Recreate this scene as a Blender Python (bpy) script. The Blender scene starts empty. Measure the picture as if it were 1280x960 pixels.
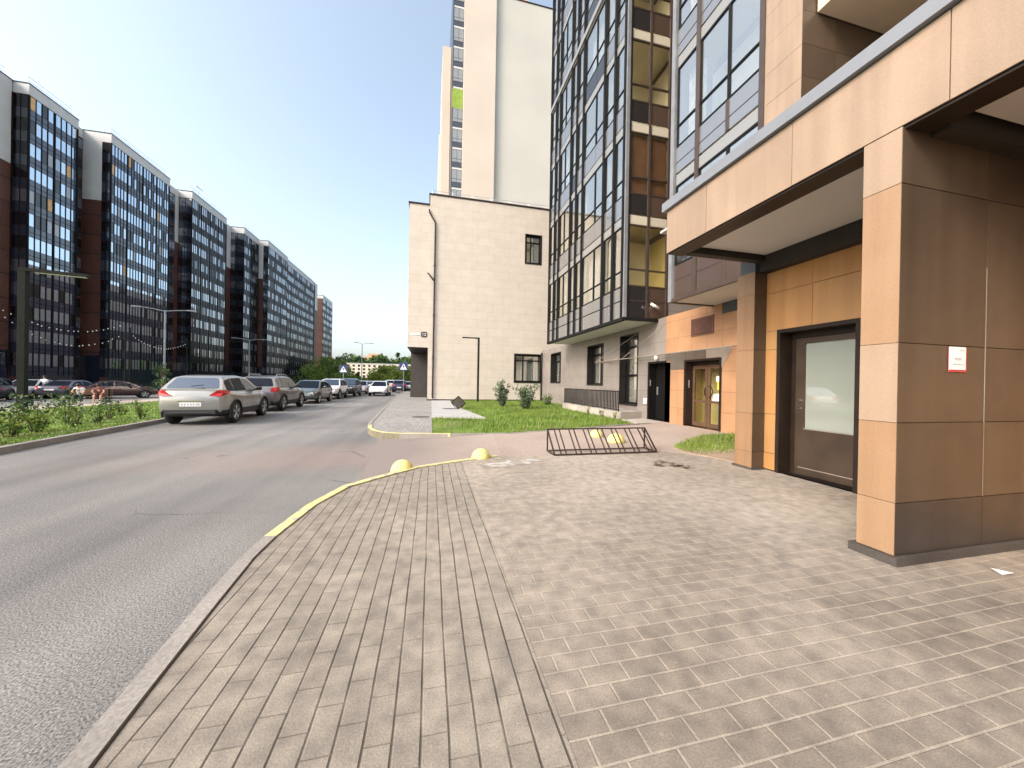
import bpy, bmesh, math, random
import numpy as np
from mathutils import Vector, Matrix
R = math.radians
rnd = random.Random(11)
nrs = np.random.RandomState(5)
scn = bpy.context.scene
COL = scn.collection

# ------------------------------------------------------------------ materials
def mat(name):
    m = bpy.data.materials.new(name); m.use_nodes = True
    nt = m.node_tree; nt.nodes.clear()
    out = nt.nodes.new('ShaderNodeOutputMaterial')
    return m, nt, out
def N(nt, t, **kw):
    n = nt.nodes.new(t)
    for k, v in kw.items():
        if k.startswith('i_'):
            n.inputs[k[2:].replace('_', ' ')].default_value = v
        else: setattr(n, k, v)
    return n
def c4(c): return (c[0], c[1], c[2], 1)
def princ(nt, out, rough=.6, metal=0, spec=.5):
    p = nt.nodes.new('ShaderNodeBsdfPrincipled')
    p.inputs['Roughness'].default_value = rough; p.inputs['Metallic'].default_value = metal
    p.inputs['Specular IOR Level'].default_value = spec
    nt.links.new(p.outputs[0], out.inputs[0]); return p
def noise_col(nt, vec, scale, c1, c2, lo=.35, hi=.65, detail=4):
    n = N(nt, 'ShaderNodeTexNoise'); n.inputs['Scale'].default_value = scale; n.inputs['Detail'].default_value = detail
    nt.links.new(vec, n.inputs['Vector'])
    r = N(nt, 'ShaderNodeValToRGB'); r.color_ramp.elements[0].position = lo; r.color_ramp.elements[1].position = hi
    r.color_ramp.elements[0].color = c4(c1); r.color_ramp.elements[1].color = c4(c2)
    nt.links.new(n.outputs['Fac'], r.inputs['Fac']); return r.outputs['Color'], n
def mixc(nt, fac, a, b, mode='MIX'):
    m = N(nt, 'ShaderNodeMix', data_type='RGBA', blend_type=mode)
    for i, v in ((0, fac), (6, a), (7, b)):
        if hasattr(v, 'is_output'): nt.links.new(v, m.inputs[i])
        elif i == 0: m.inputs[0].default_value = v
        else: m.inputs[i].default_value = c4(v)
    return m.outputs[2]
def mth(nt, op, a, b=0.0, c=None):
    m = N(nt, 'ShaderNodeMath', operation=op)
    for i, v in enumerate((a, b, c)):
        if v is None: continue
        if hasattr(v, 'is_output'): nt.links.new(v, m.inputs[i])
        else: m.inputs[i].default_value = v
    return m.outputs[0]
def ramp01(nt, v, lo, hi):
    m = N(nt, 'ShaderNodeMapRange'); m.inputs[1].default_value = lo; m.inputs[2].default_value = hi
    nt.links.new(v, m.inputs[0]); return m.outputs[0]
def bump(nt, p, h, strength=.3, dist=.01):
    b = N(nt, 'ShaderNodeBump'); b.inputs['Strength'].default_value = strength; b.inputs['Distance'].default_value = dist
    nt.links.new(h, b.inputs['Height']); nt.links.new(b.outputs[0], p.inputs['Normal'])
def simple(name, c, rough=.6, metal=0, var=.12, scale=3.0, spec=.5, emit=None):
    m, nt, out = mat(name); p = princ(nt, out, rough, metal, spec)
    geo = N(nt, 'ShaderNodeNewGeometry')
    a = tuple(x * (1 - var) for x in c); b = tuple(min(1, x * (1 + var)) for x in c)
    col, n = noise_col(nt, geo.outputs['Position'], scale, a, b)
    nt.links.new(col, p.inputs['Base Color'])
    if emit:
        p.inputs['Emission Color'].default_value = c4(c); p.inputs['Emission Strength'].default_value = emit
    return m
def facepos(nt, uo=0, vo=0):
    """u along the wall (X or Y), v = Z, as a vector"""
    geo = N(nt, 'ShaderNodeNewGeometry')
    sp = N(nt, 'ShaderNodeSeparateXYZ'); nt.links.new(geo.outputs['Position'], sp.inputs[0])
    sn = N(nt, 'ShaderNodeSeparateXYZ'); nt.links.new(geo.outputs['True Normal'], sn.inputs[0])
    k = mth(nt, 'GREATER_THAN', mth(nt, 'ABSOLUTE', sn.outputs[0]), .5)
    u = mth(nt, 'ADD', mth(nt, 'MULTIPLY', sp.outputs[1], k), mth(nt, 'MULTIPLY', sp.outputs[0], mth(nt, 'SUBTRACT', 1.0, k)))
    cb = N(nt, 'ShaderNodeCombineXYZ')
    nt.links.new(mth(nt, 'ADD', u, uo), cb.inputs[0]); nt.links.new(mth(nt, 'ADD', sp.outputs[2], vo), cb.inputs[1])
    return cb.outputs[0], geo
def cladding(name, c1, c2, joint, w=1.2, h=.6, jw=.006, offset=.0, uo=0, vo=0, rough=.45, dirt=.15):
    m, nt, out = mat(name); p = princ(nt, out, rough)
    v, geo = facepos(nt, uo, vo)
    b = N(nt, 'ShaderNodeTexBrick', offset=offset, squash=1)
    b.inputs['Color1'].default_value = c4(c1); b.inputs['Color2'].default_value = c4(c2); b.inputs['Mortar'].default_value = c4(joint)
    b.inputs['Scale'].default_value = 1; b.inputs['Mortar Size'].default_value = jw; b.inputs['Mortar Smooth'].default_value = .1
    b.inputs['Brick Width'].default_value = w; b.inputs['Row Height'].default_value = h
    nt.links.new(v, b.inputs['Vector'])
    d, n = noise_col(nt, geo.outputs['Position'], 1.7, (1 - dirt,) * 3, (1 + dirt * .4,) * 3, .3, .7, 6)
    col = mixc(nt, 1.0, b.outputs['Color'], d, 'MULTIPLY')
    nt.links.new(col, p.inputs['Base Color'])
    inv = mth(nt, 'SUBTRACT', 1.0, b.outputs['Fac'])
    bump(nt, p, inv, .4, .01)
    return m
def glass(name, tint=(.8, .85, .85), base=.22, rough=.015, refl=(1, 1, 1)):
    m, nt, out = mat(name)
    t = N(nt, 'ShaderNodeBsdfTransparent'); t.inputs[0].default_value = c4(tint)
    g = N(nt, 'ShaderNodeBsdfGlossy'); g.inputs['Roughness'].default_value = rough; g.inputs['Color'].default_value = c4(refl)
    f = N(nt, 'ShaderNodeLayerWeight'); f.inputs[0].default_value = .5
    fac = mth(nt, 'ADD', base, mth(nt, 'MULTIPLY', mth(nt, 'POWER', f.outputs['Facing'], 4.0), (1 - base) * .8))
    mx = N(nt, 'ShaderNodeMixShader'); nt.links.new(fac, mx.inputs[0]); nt.links.new(t.outputs[0], mx.inputs[1]); nt.links.new(g.outputs[0], mx.inputs[2])
    nt.links.new(mx.outputs[0], out.inputs[0]); return m
def pane(name, base, fac=.4, rough=.03, refl=(1, 1, 1), wav=.0, kf=.6):
    """coated opaque-looking pane: dark body with a strong mirror coat"""
    m, nt, out = mat(name)
    d = N(nt, 'ShaderNodeBsdfDiffuse'); d.inputs[0].default_value = c4(base)
    g = N(nt, 'ShaderNodeBsdfGlossy'); g.inputs['Roughness'].default_value = rough; g.inputs['Color'].default_value = c4(refl)
    f = N(nt, 'ShaderNodeFresnel'); f.inputs[0].default_value = 1.5
    fc = mth(nt, 'ADD', fac, mth(nt, 'MULTIPLY', f.outputs[0], (1 - fac) * kf))
    mx = N(nt, 'ShaderNodeMixShader'); nt.links.new(fc, mx.inputs[0]); nt.links.new(d.outputs[0], mx.inputs[1]); nt.links.new(g.outputs[0], mx.inputs[2])
    nt.links.new(mx.outputs[0], out.inputs[0])
    if wav:
        geo = N(nt, 'ShaderNodeNewGeometry')
        n = N(nt, 'ShaderNodeTexNoise'); n.inputs['Scale'].default_value = .9; nt.links.new(geo.outputs['Position'], n.inputs['Vector'])
        b = N(nt, 'ShaderNodeBump'); b.inputs['Strength'].default_value = wav; b.inputs['Distance'].default_value = .05
        nt.links.new(n.outputs['Fac'], b.inputs['Height']); nt.links.new(b.outputs[0], g.inputs['Normal'])
    return m
def leafmat(name, c1, c2, scale=2.5):
    m, nt, out = mat(name)
    geo = N(nt, 'ShaderNodeNewGeometry')
    col, n = noise_col(nt, geo.outputs['Position'], scale, c1, c2, .3, .7, 3)
    d = N(nt, 'ShaderNodeBsdfPrincipled'); d.inputs['Roughness'].default_value = .55; nt.links.new(col, d.inputs['Base Color'])
    t = N(nt, 'ShaderNodeBsdfTranslucent'); nt.links.new(col, t.inputs[0])
    mx = N(nt, 'ShaderNodeMixShader'); mx.inputs[0].default_value = .3
    nt.links.new(d.outputs[0], mx.inputs[1]); nt.links.new(t.outputs[0], mx.inputs[2]); nt.links.new(mx.outputs[0], out.inputs[0])
    return m

def paver_mat(name, rot, w, h, c1, c2, joint, jw, uo=0, vo=0, dust=(.42, .37, .31), groove=0):
    m, nt, out = mat(name); p = princ(nt, out, .85, 0, .25)
    geo = N(nt, 'ShaderNodeNewGeometry')
    mp = N(nt, 'ShaderNodeMapping'); mp.inputs['Rotation'].default_value = (0, 0, rot); mp.inputs['Location'].default_value = (uo, vo, 0)
    # slight wobble so that the courses are not ruler straight
    wn = N(nt, 'ShaderNodeTexNoise'); wn.inputs['Scale'].default_value = .8; nt.links.new(geo.outputs['Position'], wn.inputs['Vector'])
    ws = N(nt, 'ShaderNodeVectorMath', operation='MULTIPLY_ADD'); ws.inputs[1].default_value = (.03, .03, 0)
    nt.links.new(wn.outputs['Color'], ws.inputs[0]); nt.links.new(geo.outputs['Position'], ws.inputs[2])
    nt.links.new(ws.outputs[0], mp.inputs['Vector'])
    b = N(nt, 'ShaderNodeTexBrick', offset=.5, squash=1)
    b.inputs['Color1'].default_value = c4(c1); b.inputs['Color2'].default_value = c4(c2); b.inputs['Mortar'].default_value = c4(joint)
    b.inputs['Scale'].default_value = 1; b.inputs['Mortar Size'].default_value = jw; b.inputs['Mortar Smooth'].default_value = .35
    b.inputs['Brick Width'].default_value = w; b.inputs['Row Height'].default_value = h; b.inputs['Bias'].default_value = .1
    nt.links.new(mp.outputs[0], b.inputs['Vector'])
    bcol = b.outputs['Color']; bfac = b.outputs['Fac']
    if groove:      # open joints between the courses
        sx = N(nt, 'ShaderNodeSeparateXYZ'); nt.links.new(mp.outputs[0], sx.inputs[0])
        fr = mth(nt, 'ABSOLUTE', mth(nt, 'SUBTRACT', mth(nt, 'FRACT', mth(nt, 'DIVIDE', sx.outputs[1], h)), .5))
        gm = ramp01(nt, fr, .5 - groove, .5 - groove * .35)
        wob, _ = noise_col(nt, geo.outputs['Position'], 3, (.25,) * 3, (1,) * 3, .35, .6, 4)
        gm = mth(nt, 'MULTIPLY', gm, wob)
        bfac = mth(nt, 'MAXIMUM', bfac, gm)
    sy = N(nt, 'ShaderNodeSeparateXYZ'); nt.links.new(geo.outputs['Position'], sy.inputs[0])
    # dust film, blotches, fine grain, dark spots
    big, _ = noise_col(nt, geo.outputs['Position'], .55, (0, 0, 0), (1, 1, 1), .36, .62, 5)
    wd = mth(nt, 'ADD', sy.outputs[1], mth(nt, 'MULTIPLY', mth(nt, 'SUBTRACT', wn.outputs['Fac'], .5), 2.0))
    swept = mth(nt, 'MULTIPLY', ramp01(nt, wd, 1.3, 3.0), .12 if groove else .42)      # more sand away from the road
    col = mixc(nt, mth(nt, 'MINIMUM', mth(nt, 'ADD', mth(nt, 'MULTIPLY', big, +.40 if groove else .46), swept), .86), bcol, dust)
    med, _ = noise_col(nt, geo.outputs['Position'], 9, (.72, .72, .73), (1.16, 1.14, 1.1), .3, .7, 9)
    col = mixc(nt, 1, col, med, 'MULTIPLY')
    gr, gn = noise_col(nt, geo.outputs['Position'], 120, (.8, .8, .8), (1.15, 1.15, 1.15), .3, .7, 3)
    col = mixc(nt, 1, col, gr, 'MULTIPLY')
    if groove: col = mixc(nt, mth(nt, 'MULTIPLY', gm, .72), col, (.05, .044, .036))
    sc, _ = noise_col(nt, geo.outputs['Position'], 17, (0, 0, 0), (1, 1, 1), .68, .76, 6)
    col = mixc(nt, mth(nt, 'MULTIPLY', sc, .45), col, (.46, .43, .38))
    st, _ = noise_col(nt, geo.outputs['Position'], 2.3, (0, 0, 0), (1, 1, 1), .70, .78, 3)
    col = mixc(nt, mth(nt, 'MULTIPLY', st, .55), col, (.10, .085, .07))
    nt.links.new(col, p.inputs['Base Color'])
    h_ = mth(nt, 'ADD', mth(nt, 'MULTIPLY', mth(nt, 'SUBTRACT', 1.0, bfac), 1.0), mth(nt, 'MULTIPLY', gn.outputs['Fac'], .25))
    bump(nt, p, h_, .55, .012)
    return m

def asphalt():
    m, nt, out = mat('asphalt'); p = princ(nt, out, .8, 0, .35)
    geo = N(nt, 'ShaderNodeNewGeometry'); P = geo.outputs['Position']
    base, _ = noise_col(nt, P, .35, (.145, .142, .142), (.215, .211, .208), .3, .7, 6)
    g, gn = noise_col(nt, P, 95, (.40, .40, .40), (1.68, 1.66, 1.6), .33, .67, 5)
    col = mixc(nt, 1, base, g, 'MULTIPLY')
    # streaks of wear running along the street
    mp = N(nt, 'ShaderNodeMapping'); mp.inputs['Scale'].default_value = (1.2, .08, 1); nt.links.new(P, mp.inputs['Vector'])
    s, _ = noise_col(nt, mp.outputs[0], 1.0, (.8, .8, .8), (1.15, 1.14, 1.12), .35, .65, 5)
    col = mixc(nt, 1, col, s, 'MULTIPLY')
    # brick-red dust carried over the road where the side drive meets it
    sp = N(nt, 'ShaderNodeSeparateXYZ'); nt.links.new(P, sp.inputs[0])
    nn = N(nt, 'ShaderNodeTexNoise'); nn.inputs['Scale'].default_value = .7; nn.inputs['Detail'].default_value = 5; nt.links.new(P, nn.inputs['Vector'])
    yy = mth(nt, 'ADD', sp.outputs[1], mth(nt, 'MULTIPLY', mth(nt, 'SUBTRACT', nn.outputs['Fac'], .5), 2.2))
    band = mth(nt, 'MULTIPLY', ramp01(nt, yy, 5.9, 6.7), ramp01(nt, yy, 9.2, 8.0))
    band = mth(nt, 'MULTIPLY', band, ramp01(nt, sp.outputs[0], -7.0, -2.0))
    col = mixc(nt, mth(nt, 'MULTIPLY', band, .45), col, (.27, .19, .155))
    cr = N(nt, 'ShaderNodeTexVoronoi', feature='DISTANCE_TO_EDGE'); cr.inputs['Scale'].default_value = .55
    wv = N(nt, 'ShaderNodeVectorMath', operation='MULTIPLY_ADD'); wv.inputs[1].default_value = (.5, .5, 0); nt.links.new(nn.outputs['Color'], wv.inputs[0]); nt.links.new(P, wv.inputs[2]); nt.links.new(wv.outputs[0], cr.inputs['Vector'])
    ck = mth(nt, 'MULTIPLY', ramp01(nt, cr.outputs['Distance'], .008, .002), ramp01(nt, nn.outputs['Fac'], .5, .6))
    col = mixc(nt, mth(nt, 'MULTIPLY', ck, .6), col, (.05, .048, .046))
    sp2, _ = noise_col(nt, P, 1.1, (0, 0, 0), (1, 1, 1), .69, .76, 4)
    col = mixc(nt, mth(nt, 'MULTIPLY', sp2, .5), col, (.055, .053, .052))
    nt.links.new(col, p.inputs['Base Color'])
    bump(nt, p, gn.outputs['Fac'], .7, .008)
    return m
def drive_mat():
    m, nt, out = mat('reddish dusty paving'); p = princ(nt, out, .85, 0, .25)
    geo = N(nt, 'ShaderNodeNewGeometry'); P = geo.outputs['Position']
    a, _ = noise_col(nt, P, .6, (.33, .26, .215), (.39, .325, .275), .3, .7, 7)
    g, gn = noise_col(nt, P, 40, (.75, .75, .75), (1.25, 1.25, 1.25), .3, .7, 5)
    col = mixc(nt, 1, a, g, 'MULTIPLY')
    w, _ = noise_col(nt, P, 1.6, (0, 0, 0), (1, 1, 1), .58, .7, 6)
    col = mixc(nt, mth(nt, 'MULTIPLY', w, .5), col, (.38, .34, .30))
    sp = N(nt, 'ShaderNodeSeparateXYZ'); nt.links.new(P, sp.inputs[0])      # grey asphalt where the drive joins the road
    n2 = N(nt, 'ShaderNodeTexNoise'); n2.inputs['Scale'].default_value = 1.1; n2.inputs['Detail'].default_value = 6; nt.links.new(P, n2.inputs['Vector'])
    e = ramp01(nt, mth(nt, 'ADD', sp.outputs[0], mth(nt, 'MULTIPLY', mth(nt, 'SUBTRACT', n2.outputs['Fac'], .5), 1.6)), 1.7, -.5)
    col = mixc(nt, mth(nt, 'MULTIPLY', e, .85), col, (.20, .172, .16))
    nt.links.new(col, p.inputs['Base Color']); bump(nt, p, gn.outputs['Fac'], .5, .008); return m
def concrete(name, c, rough=.8, crack=.25):
    m, nt, out = mat(name); p = princ(nt, out, rough, 0, .3)
    geo = N(nt, 'ShaderNodeNewGeometry'); P = geo.outputs['Position']
    a, _ = noise_col(nt, P, 1.5, tuple(x * (1 - crack) for x in c), tuple(x * (1 + crack * .5) for x in c), .3, .7, 7)
    g, gn = noise_col(nt, P, 60, (.8,) * 3, (1.18,) * 3, .3, .7, 5)
    nt.links.new(mixc(nt, 1, a, g, 'MULTIPLY'), p.inputs['Base Color']); bump(nt, p, gn.outputs['Fac'], .4, .006); return m
def worn_paint(name, c, under, amount=.5, scale=9):
    m, nt, out = mat(name); p = princ(nt, out, .65, 0, .3)
    geo = N(nt, 'ShaderNodeNewGeometry'); P = geo.outputs['Position']
    a, n = noise_col(nt, P, scale, (0, 0, 0), (1, 1, 1), amount, amount + .08, 8)
    b, _ = noise_col(nt, P, 2.0, tuple(x * .82 for x in c), c, .3, .7, 5)
    nt.links.new(mixc(nt, a, b, under), p.inputs['Base Color']); bump(nt, p, n.outputs['Fac'], .25, .005); return m

M = {}
M['asphalt'] = asphalt(); M['drive'] = drive_mat()
M['paver_long'] = paver_mat('grey brown pavers laid lengthways', R(90), .205, .102, (.26, .233, .195), (.20, .18, .152), (.12, .105, .085), .003, groove=.065)
M['paver_cross'] = paver_mat('brown pavers laid crossways with sandy joints', 0, .20, .10, (.205, .177, .145), (.155, .135, .112), (.32, .28, .228), .0055)
M['paver_far'] = paver_mat('light grey pavers', R(93), .21, .105, (.33, .32, .30), (.25, .245, .235), (.15, .145, .14), .003, dust=(.38, .37, .345), groove=.06)
M['kerb'] = concrete('weathered kerb concrete', (.30, .275, .245))
M['yellow'] = worn_paint('worn yellow paint', (.66, .59, .27), (.38, .35, .30), .55)
M['dome_yellow'] = worn_paint('chipped yellow paint', (.78, .67, .24), (.42, .39, .33), .59, 12)
M['slab'] = concrete('smooth light concrete', (.40, .395, .385), crack=.12)
M['ramp'] = concrete('pale rough concrete', (.42, .38, .33))
M['soil'] = concrete('sandy soil', (.36, .27, .19))
M['earth'] = concrete('dry earth and grass', (.13, .15, .065), crack=.35)
M['lawn'] = concrete('lawn soil with turf', (.15, .235, .045), crack=.4)
def turf(name, c, dirt):
    m, nt, out = mat(name); p = princ(nt, out, .95, 0, .1)
    geo = N(nt, 'ShaderNodeNewGeometry'); P = geo.outputs['Position']
    a, _ = noise_col(nt, P, 1.2, tuple(x * .6 for x in c), tuple(x * 1.2 for x in c), .3, .7, 7)
    d, n = noise_col(nt, P, .7, (0, 0, 0), (1, 1, 1), .52, .64, 7)
    nt.links.new(mixc(nt, mth(nt, 'MULTIPLY', d, .75), a, dirt), p.inputs['Base Color']); bump(nt, p, n.outputs['Fac'], .5, .03); return m
M['lawn'] = turf('patchy turf', (.13, .20, .04), (.22, .19, .11))
M['path'] = concrete('beige gravel path', (.42, .36, .29))
M['tan'] = cladding('tan porcelain cladding', (.53, .345, .215), (.47, .30, .185), (.10, .07, .05), 1.2, .6, .004, 0, uo=.1, vo=-.46, rough=.42)
def tile(name, c, rough=.4):
    m, nt, out = mat(name); p = princ(nt, out, rough)
    geo = N(nt, 'ShaderNodeNewGeometry'); P = geo.outputs['Position']
    a, _ = noise_col(nt, P, 1.3, tuple(x * .90 for x in c), tuple(x * 1.08 for x in c), .3, .7, 5)
    mp = N(nt, 'ShaderNodeMapping'); mp.inputs['Scale'].default_value = (7, 7, .35); nt.links.new(P, mp.inputs['Vector'])
    st, _ = noise_col(nt, mp.outputs[0], 1.0, (.86, .85, .84), (1.05, 1.05, 1.05), .30, .62, 5)
    g, gn = noise_col(nt, P, 140, (.9,) * 3, (1.1,) * 3, .3, .7, 3)
    col = mixc(nt, 1, mixc(nt, 1, a, st, 'MULTIPLY'), g, 'MULTIPLY')
    sp, _ = noise_col(nt, P, 26, (0, 0, 0), (1, 1, 1), .74, .80, 3)
    col = mixc(nt, mth(nt, 'MULTIPLY', sp, .25), col, (.5, .45, .38))
    nt.links.new(col, p.inputs['Base Color'])
    r_ = N(nt, 'ShaderNodeMapRange'); r_.inputs[3].default_value = rough - .1; r_.inputs[4].default_value = rough + .16
    nn = N(nt, 'ShaderNodeTexNoise'); nn.inputs['Scale'].default_value = 3; nt.links.new(P, nn.inputs['Vector']); nt.links.new(nn.outputs['Fac'], r_.inputs[0]); nt.links.new(r_.outputs[0], p.inputs['Roughness'])
    return m
M['tan_plain'] = tile('tan porcelain panel', (.30, .188, .108))
M['tan_pale'] = tile('pale tan porcelain panel', (.315, .228, .158))
M['orange_clad'] = cladding('orange tan porcelain cladding', (.44, .24, .125), (.39, .215, .115), (.09, .05, .03), .62, .6, .004, 0, uo=.2, vo=.05, rough=.42)
M['grey_clad'] = cladding('grey brown porcelain cladding', (.245, .215, .195), (.215, .19, .172), (.06, .055, .05), 1.2, .6, .004, 0, uo=.35, vo=.1, rough=.42)
M['shadow_grey_dark'] = simple('dark grey painted shadow', (.13, .11, .095), .4)
M['shadow_grey_light'] = simple('warm grey painted shadow', (.26, .215, .18), .4)
M['beige_clad'] = cladding('beige porcelain cladding', (.555, .495, .43), (.53, .47, .405), (.33, .28, .225), 1.2, .6, .005, .37, uo=.4, vo=.12, rough=.5, dirt=.07)
M['gap'] = simple('dark joint backing', (.025, .02, .017), .7)
M['brown_metal'] = simple('dark brown painted metal', (.021, .0135, .0095), .42, 0, .15, 4, spec=.3)
M['plinth'] = concrete('grimy dark plinth stone', (.07, .06, .053), crack=.35)
M['door_brown'] = simple('brown painted door leaf', (.050, .034, .023), .33, 0, .18, 3)
M['black_metal'] = simple('black painted metal', (.006, .0055, .0055), .45, spec=.3)
M['soffit'] = simple('white soffit panel', (.62, .60, .57), .6, 0, .04, 1)
M['balcony'] = simple('warm balcony plaster', (.66, .54, .40), .7, 0, .06, 1)
M['grey_metal'] = simple('blue grey coping metal', (.20, .215, .235), .4, .1, .06)
M['mullion'] = simple('anthracite window profile', (.012, .013, .0135), .65, 0, spec=.08)
M['mullion_light'] = simple('grey window profile', (.20, .205, .215), .4, .1)
M['mullion_brown'] = simple('brown window profile', (.05, .034, .026), .45)
M['band'] = pane('pale enamelled glass band', (.22, .218, .205), .10, .08)
M['cream'] = simple('cream enamel floor band', (.50, .455, .36), .3, 0, .05, 1)
M['white'] = simple('white painted render', (.56, .555, .54), .6, 0, .05, .5)
M['tower_white'] = simple('off white tower render', (.48, .462, .415), .7, 0, .05, .12)
M['tower_beige'] = simple('beige tower render', (.55, .475, .40), .7, 0, .05, .12)
M['green'] = simple('green spandrel panel', (.22, .32, .035), .4)
M['red_clad'] = cladding('red brown cladding', (.105, .038, .024), (.085, .03, .019), (.02, .012, .01), 40, 2.78, .07, 0, vo=.9, rough=.55)
M['navy'] = pane('dark navy base glass', (.016, .02, .032), .10, .1)
M['spandrel_navy'] = pane('slate blue spandrel glass', (.018, .025, .052), .07, .12)
M['spandrel_far'] = pane('dark brown far spandrel glass', (.022, .02, .022), .03, .15, kf=.3)
M['spandrel_grey'] = pane('smoke grey spandrel glass', (.12, .122, .125), .22, .1)
M['spandrel_dark'] = pane('black spandrel glass', (.02, .02, .021), .08, .1)
M['spandrel_brown'] = pane('brown spandrel glass', (.075, .05, .038), .10, .12)
M['g_sky'] = pane('coated blue glass', (.05, .075, .12), .58, .02, (.78, .89, 1.0), .03)
M['g_sky_far'] = pane('coated grey glass', (.07, .078, .095), .46, .03, (.9, .94, 1.0), .06, kf=.4)
M['g_sky2'] = pane('pale coated glass', (.09, .11, .13), .28, .03, (.8, .9, 1.0), .05)
M['g_dark'] = pane('open dark pane', (.008, .006, .008), .04, .1)
M['g_curtain'] = pane('glass before pale curtains', (.20, .205, .20), .12, .04)
M['g_amber'] = simple('matt orange pane', (.70, .42, .20), .6)  # flat orange used on a few panes
M['g_far'] = pane('far window glass', (.05, .06, .08), .3, .05)
M['glass'] = glass('window glass', (.92, .94, .93), .36, .012, (1.0, .97, .92))
M['glass_warm'] = glass('side window glass', (.93, .91, .84), .05, .012)
M['glass_door'] = glass('door glass', (.9, .9, .85), .05, .01)
M['glass_entry'] = pane('pale grey green door pane', (.28, .31, .27), .12, .03)  # pale grey green body under a weak mirror coat
M['room'] = simple('cream loggia plaster', (.86, .80, .64), .8, 0, .08, .7)
M['room_yellow'] = simple('yellow plaster', (.76, .63, .30), .8, 0, .1, .7)
M['curtain'] = simple('white curtain cloth', (.72, .70, .66), .9, 0, .15, 9)
M['paper'] = simple('white paper', (.80, .79, .77), .7, 0, .03)
M['red_tape'] = simple('red edge tape', (.55, .07, .06), .6)
M['ink'] = simple('faded grey print', (.42, .40, .40), .7)
M['yellow_sign'] = simple('yellow notice', (.80, .58, .06), .6)
M['lamp_glass'] = simple('opal lamp glass', (.85, .83, .78), .3)
M['sealant'] = simple('light sealant', (.22, .185, .15), .7)
M['steel'] = simple('galvanised steel', (.42, .43, .44), .4, .6)
M['pole_dark'] = simple('dark green grey lamp metal', (.018, .02, .017), .75, spec=.15)
M['pole_pale'] = simple('pale grey lamp metal', (.40, .41, .42), .45, .3)
M['rack'] = simple('dark brown rack tube', (.035, .024, .02), .4, .1)
M['sign_blue'] = simple('blue sign face', (.022, .035, .13), .4)
M['sign_white'] = simple('white sign face', (.80, .80, .80), .4)
M['bark'] = simple('rough bark', (.10, .075, .05), .9, 0, .3, 12)
M['leaf_mid'] = leafmat('mid green leaves', (.06, .13, .02), (.14, .25, .04))
M['leaf_yellow'] = leafmat('yellow green leaves', (.14, .21, .025), (.27, .34, .06), .6)
M['leaf_bright'] = leafmat('sunlit yellow green leaves', (.24, .31, .05), (.36, .43, .09), .5)
M['leaf_dark'] = leafmat('dark green leaves', (.018, .045, .015), (.05, .095, .03), .8)
M['leaf_grey'] = leafmat('grey green leaves', (.07, .12, .06), (.16, .22, .13))
M['grass'] = leafmat('grass blades', (.09, .18, .016), (.22, .33, .04), .9)
M['grass_dry'] = leafmat('dry grass blades', (.20, .24, .06), (.36, .33, .13), 2)
M['tyre'] = simple('tyre rubber', (.012, .012, .012), .75)
M['rim'] = simple('alloy rim', (.45, .46, .47), .3, .8)
M['carplastic'] = simple('black car plastic', (.018, .018, .019), .55)
M['carglass'] = pane('tinted car glass', (.010, .013, .019), .006, .02, (.6, .68, .78), kf=.26)
M['chrome'] = simple('chrome', (.7, .7, .7), .12, 1)
M['tail'] = simple('red tail lamp', (.42, .012, .014), .15, 0, .2, 9)
M['headlamp'] = simple('clear head lamp', (.62, .64, .66), .12, .3, .2, 9)
M['plate'] = simple('white number plate', (.75, .75, .74), .5)
M['skin'] = simple('skin', (.50, .30, .21), .6)
M['hair'] = simple('dark hair', (.03, .022, .018), .7)
M['shirt_white'] = simple('white shirt cloth', (.80, .80, .80), .85)
M['cloth_dark'] = simple('dark trousers cloth', (.03, .035, .05), .85)
M['cloth_pink'] = simple('dusty red cloth', (.17, .055, .05), .85)
M['wood'] = simple('bench wood', (.16, .09, .05), .7)
M['bulb'] = simple('white bulb', (.85, .83, .78), .3)
M['far_beige'] = simple('far pale plaster', (.66, .57, .45), .8)
M['far_orange'] = simple('far orange plaster', (.62, .36, .22), .8)
M['gravel_grey'] = simple('grey cardboard', (.14, .12, .105), .8)

def paint(name, c, metal=.5):
    m, nt, out = mat(name); p = princ(nt, out, .3, metal, .5)
    geo = N(nt, 'ShaderNodeNewGeometry')
    col, _ = noise_col(nt, geo.outputs['Position'], 2.0, tuple(x * .93 for x in c), c)
    nt.links.new(col, p.inputs['Base Color'])
    p.inputs['Coat Weight'].default_value = .6; p.inputs['Coat Roughness'].default_value = .05
    return m

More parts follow.
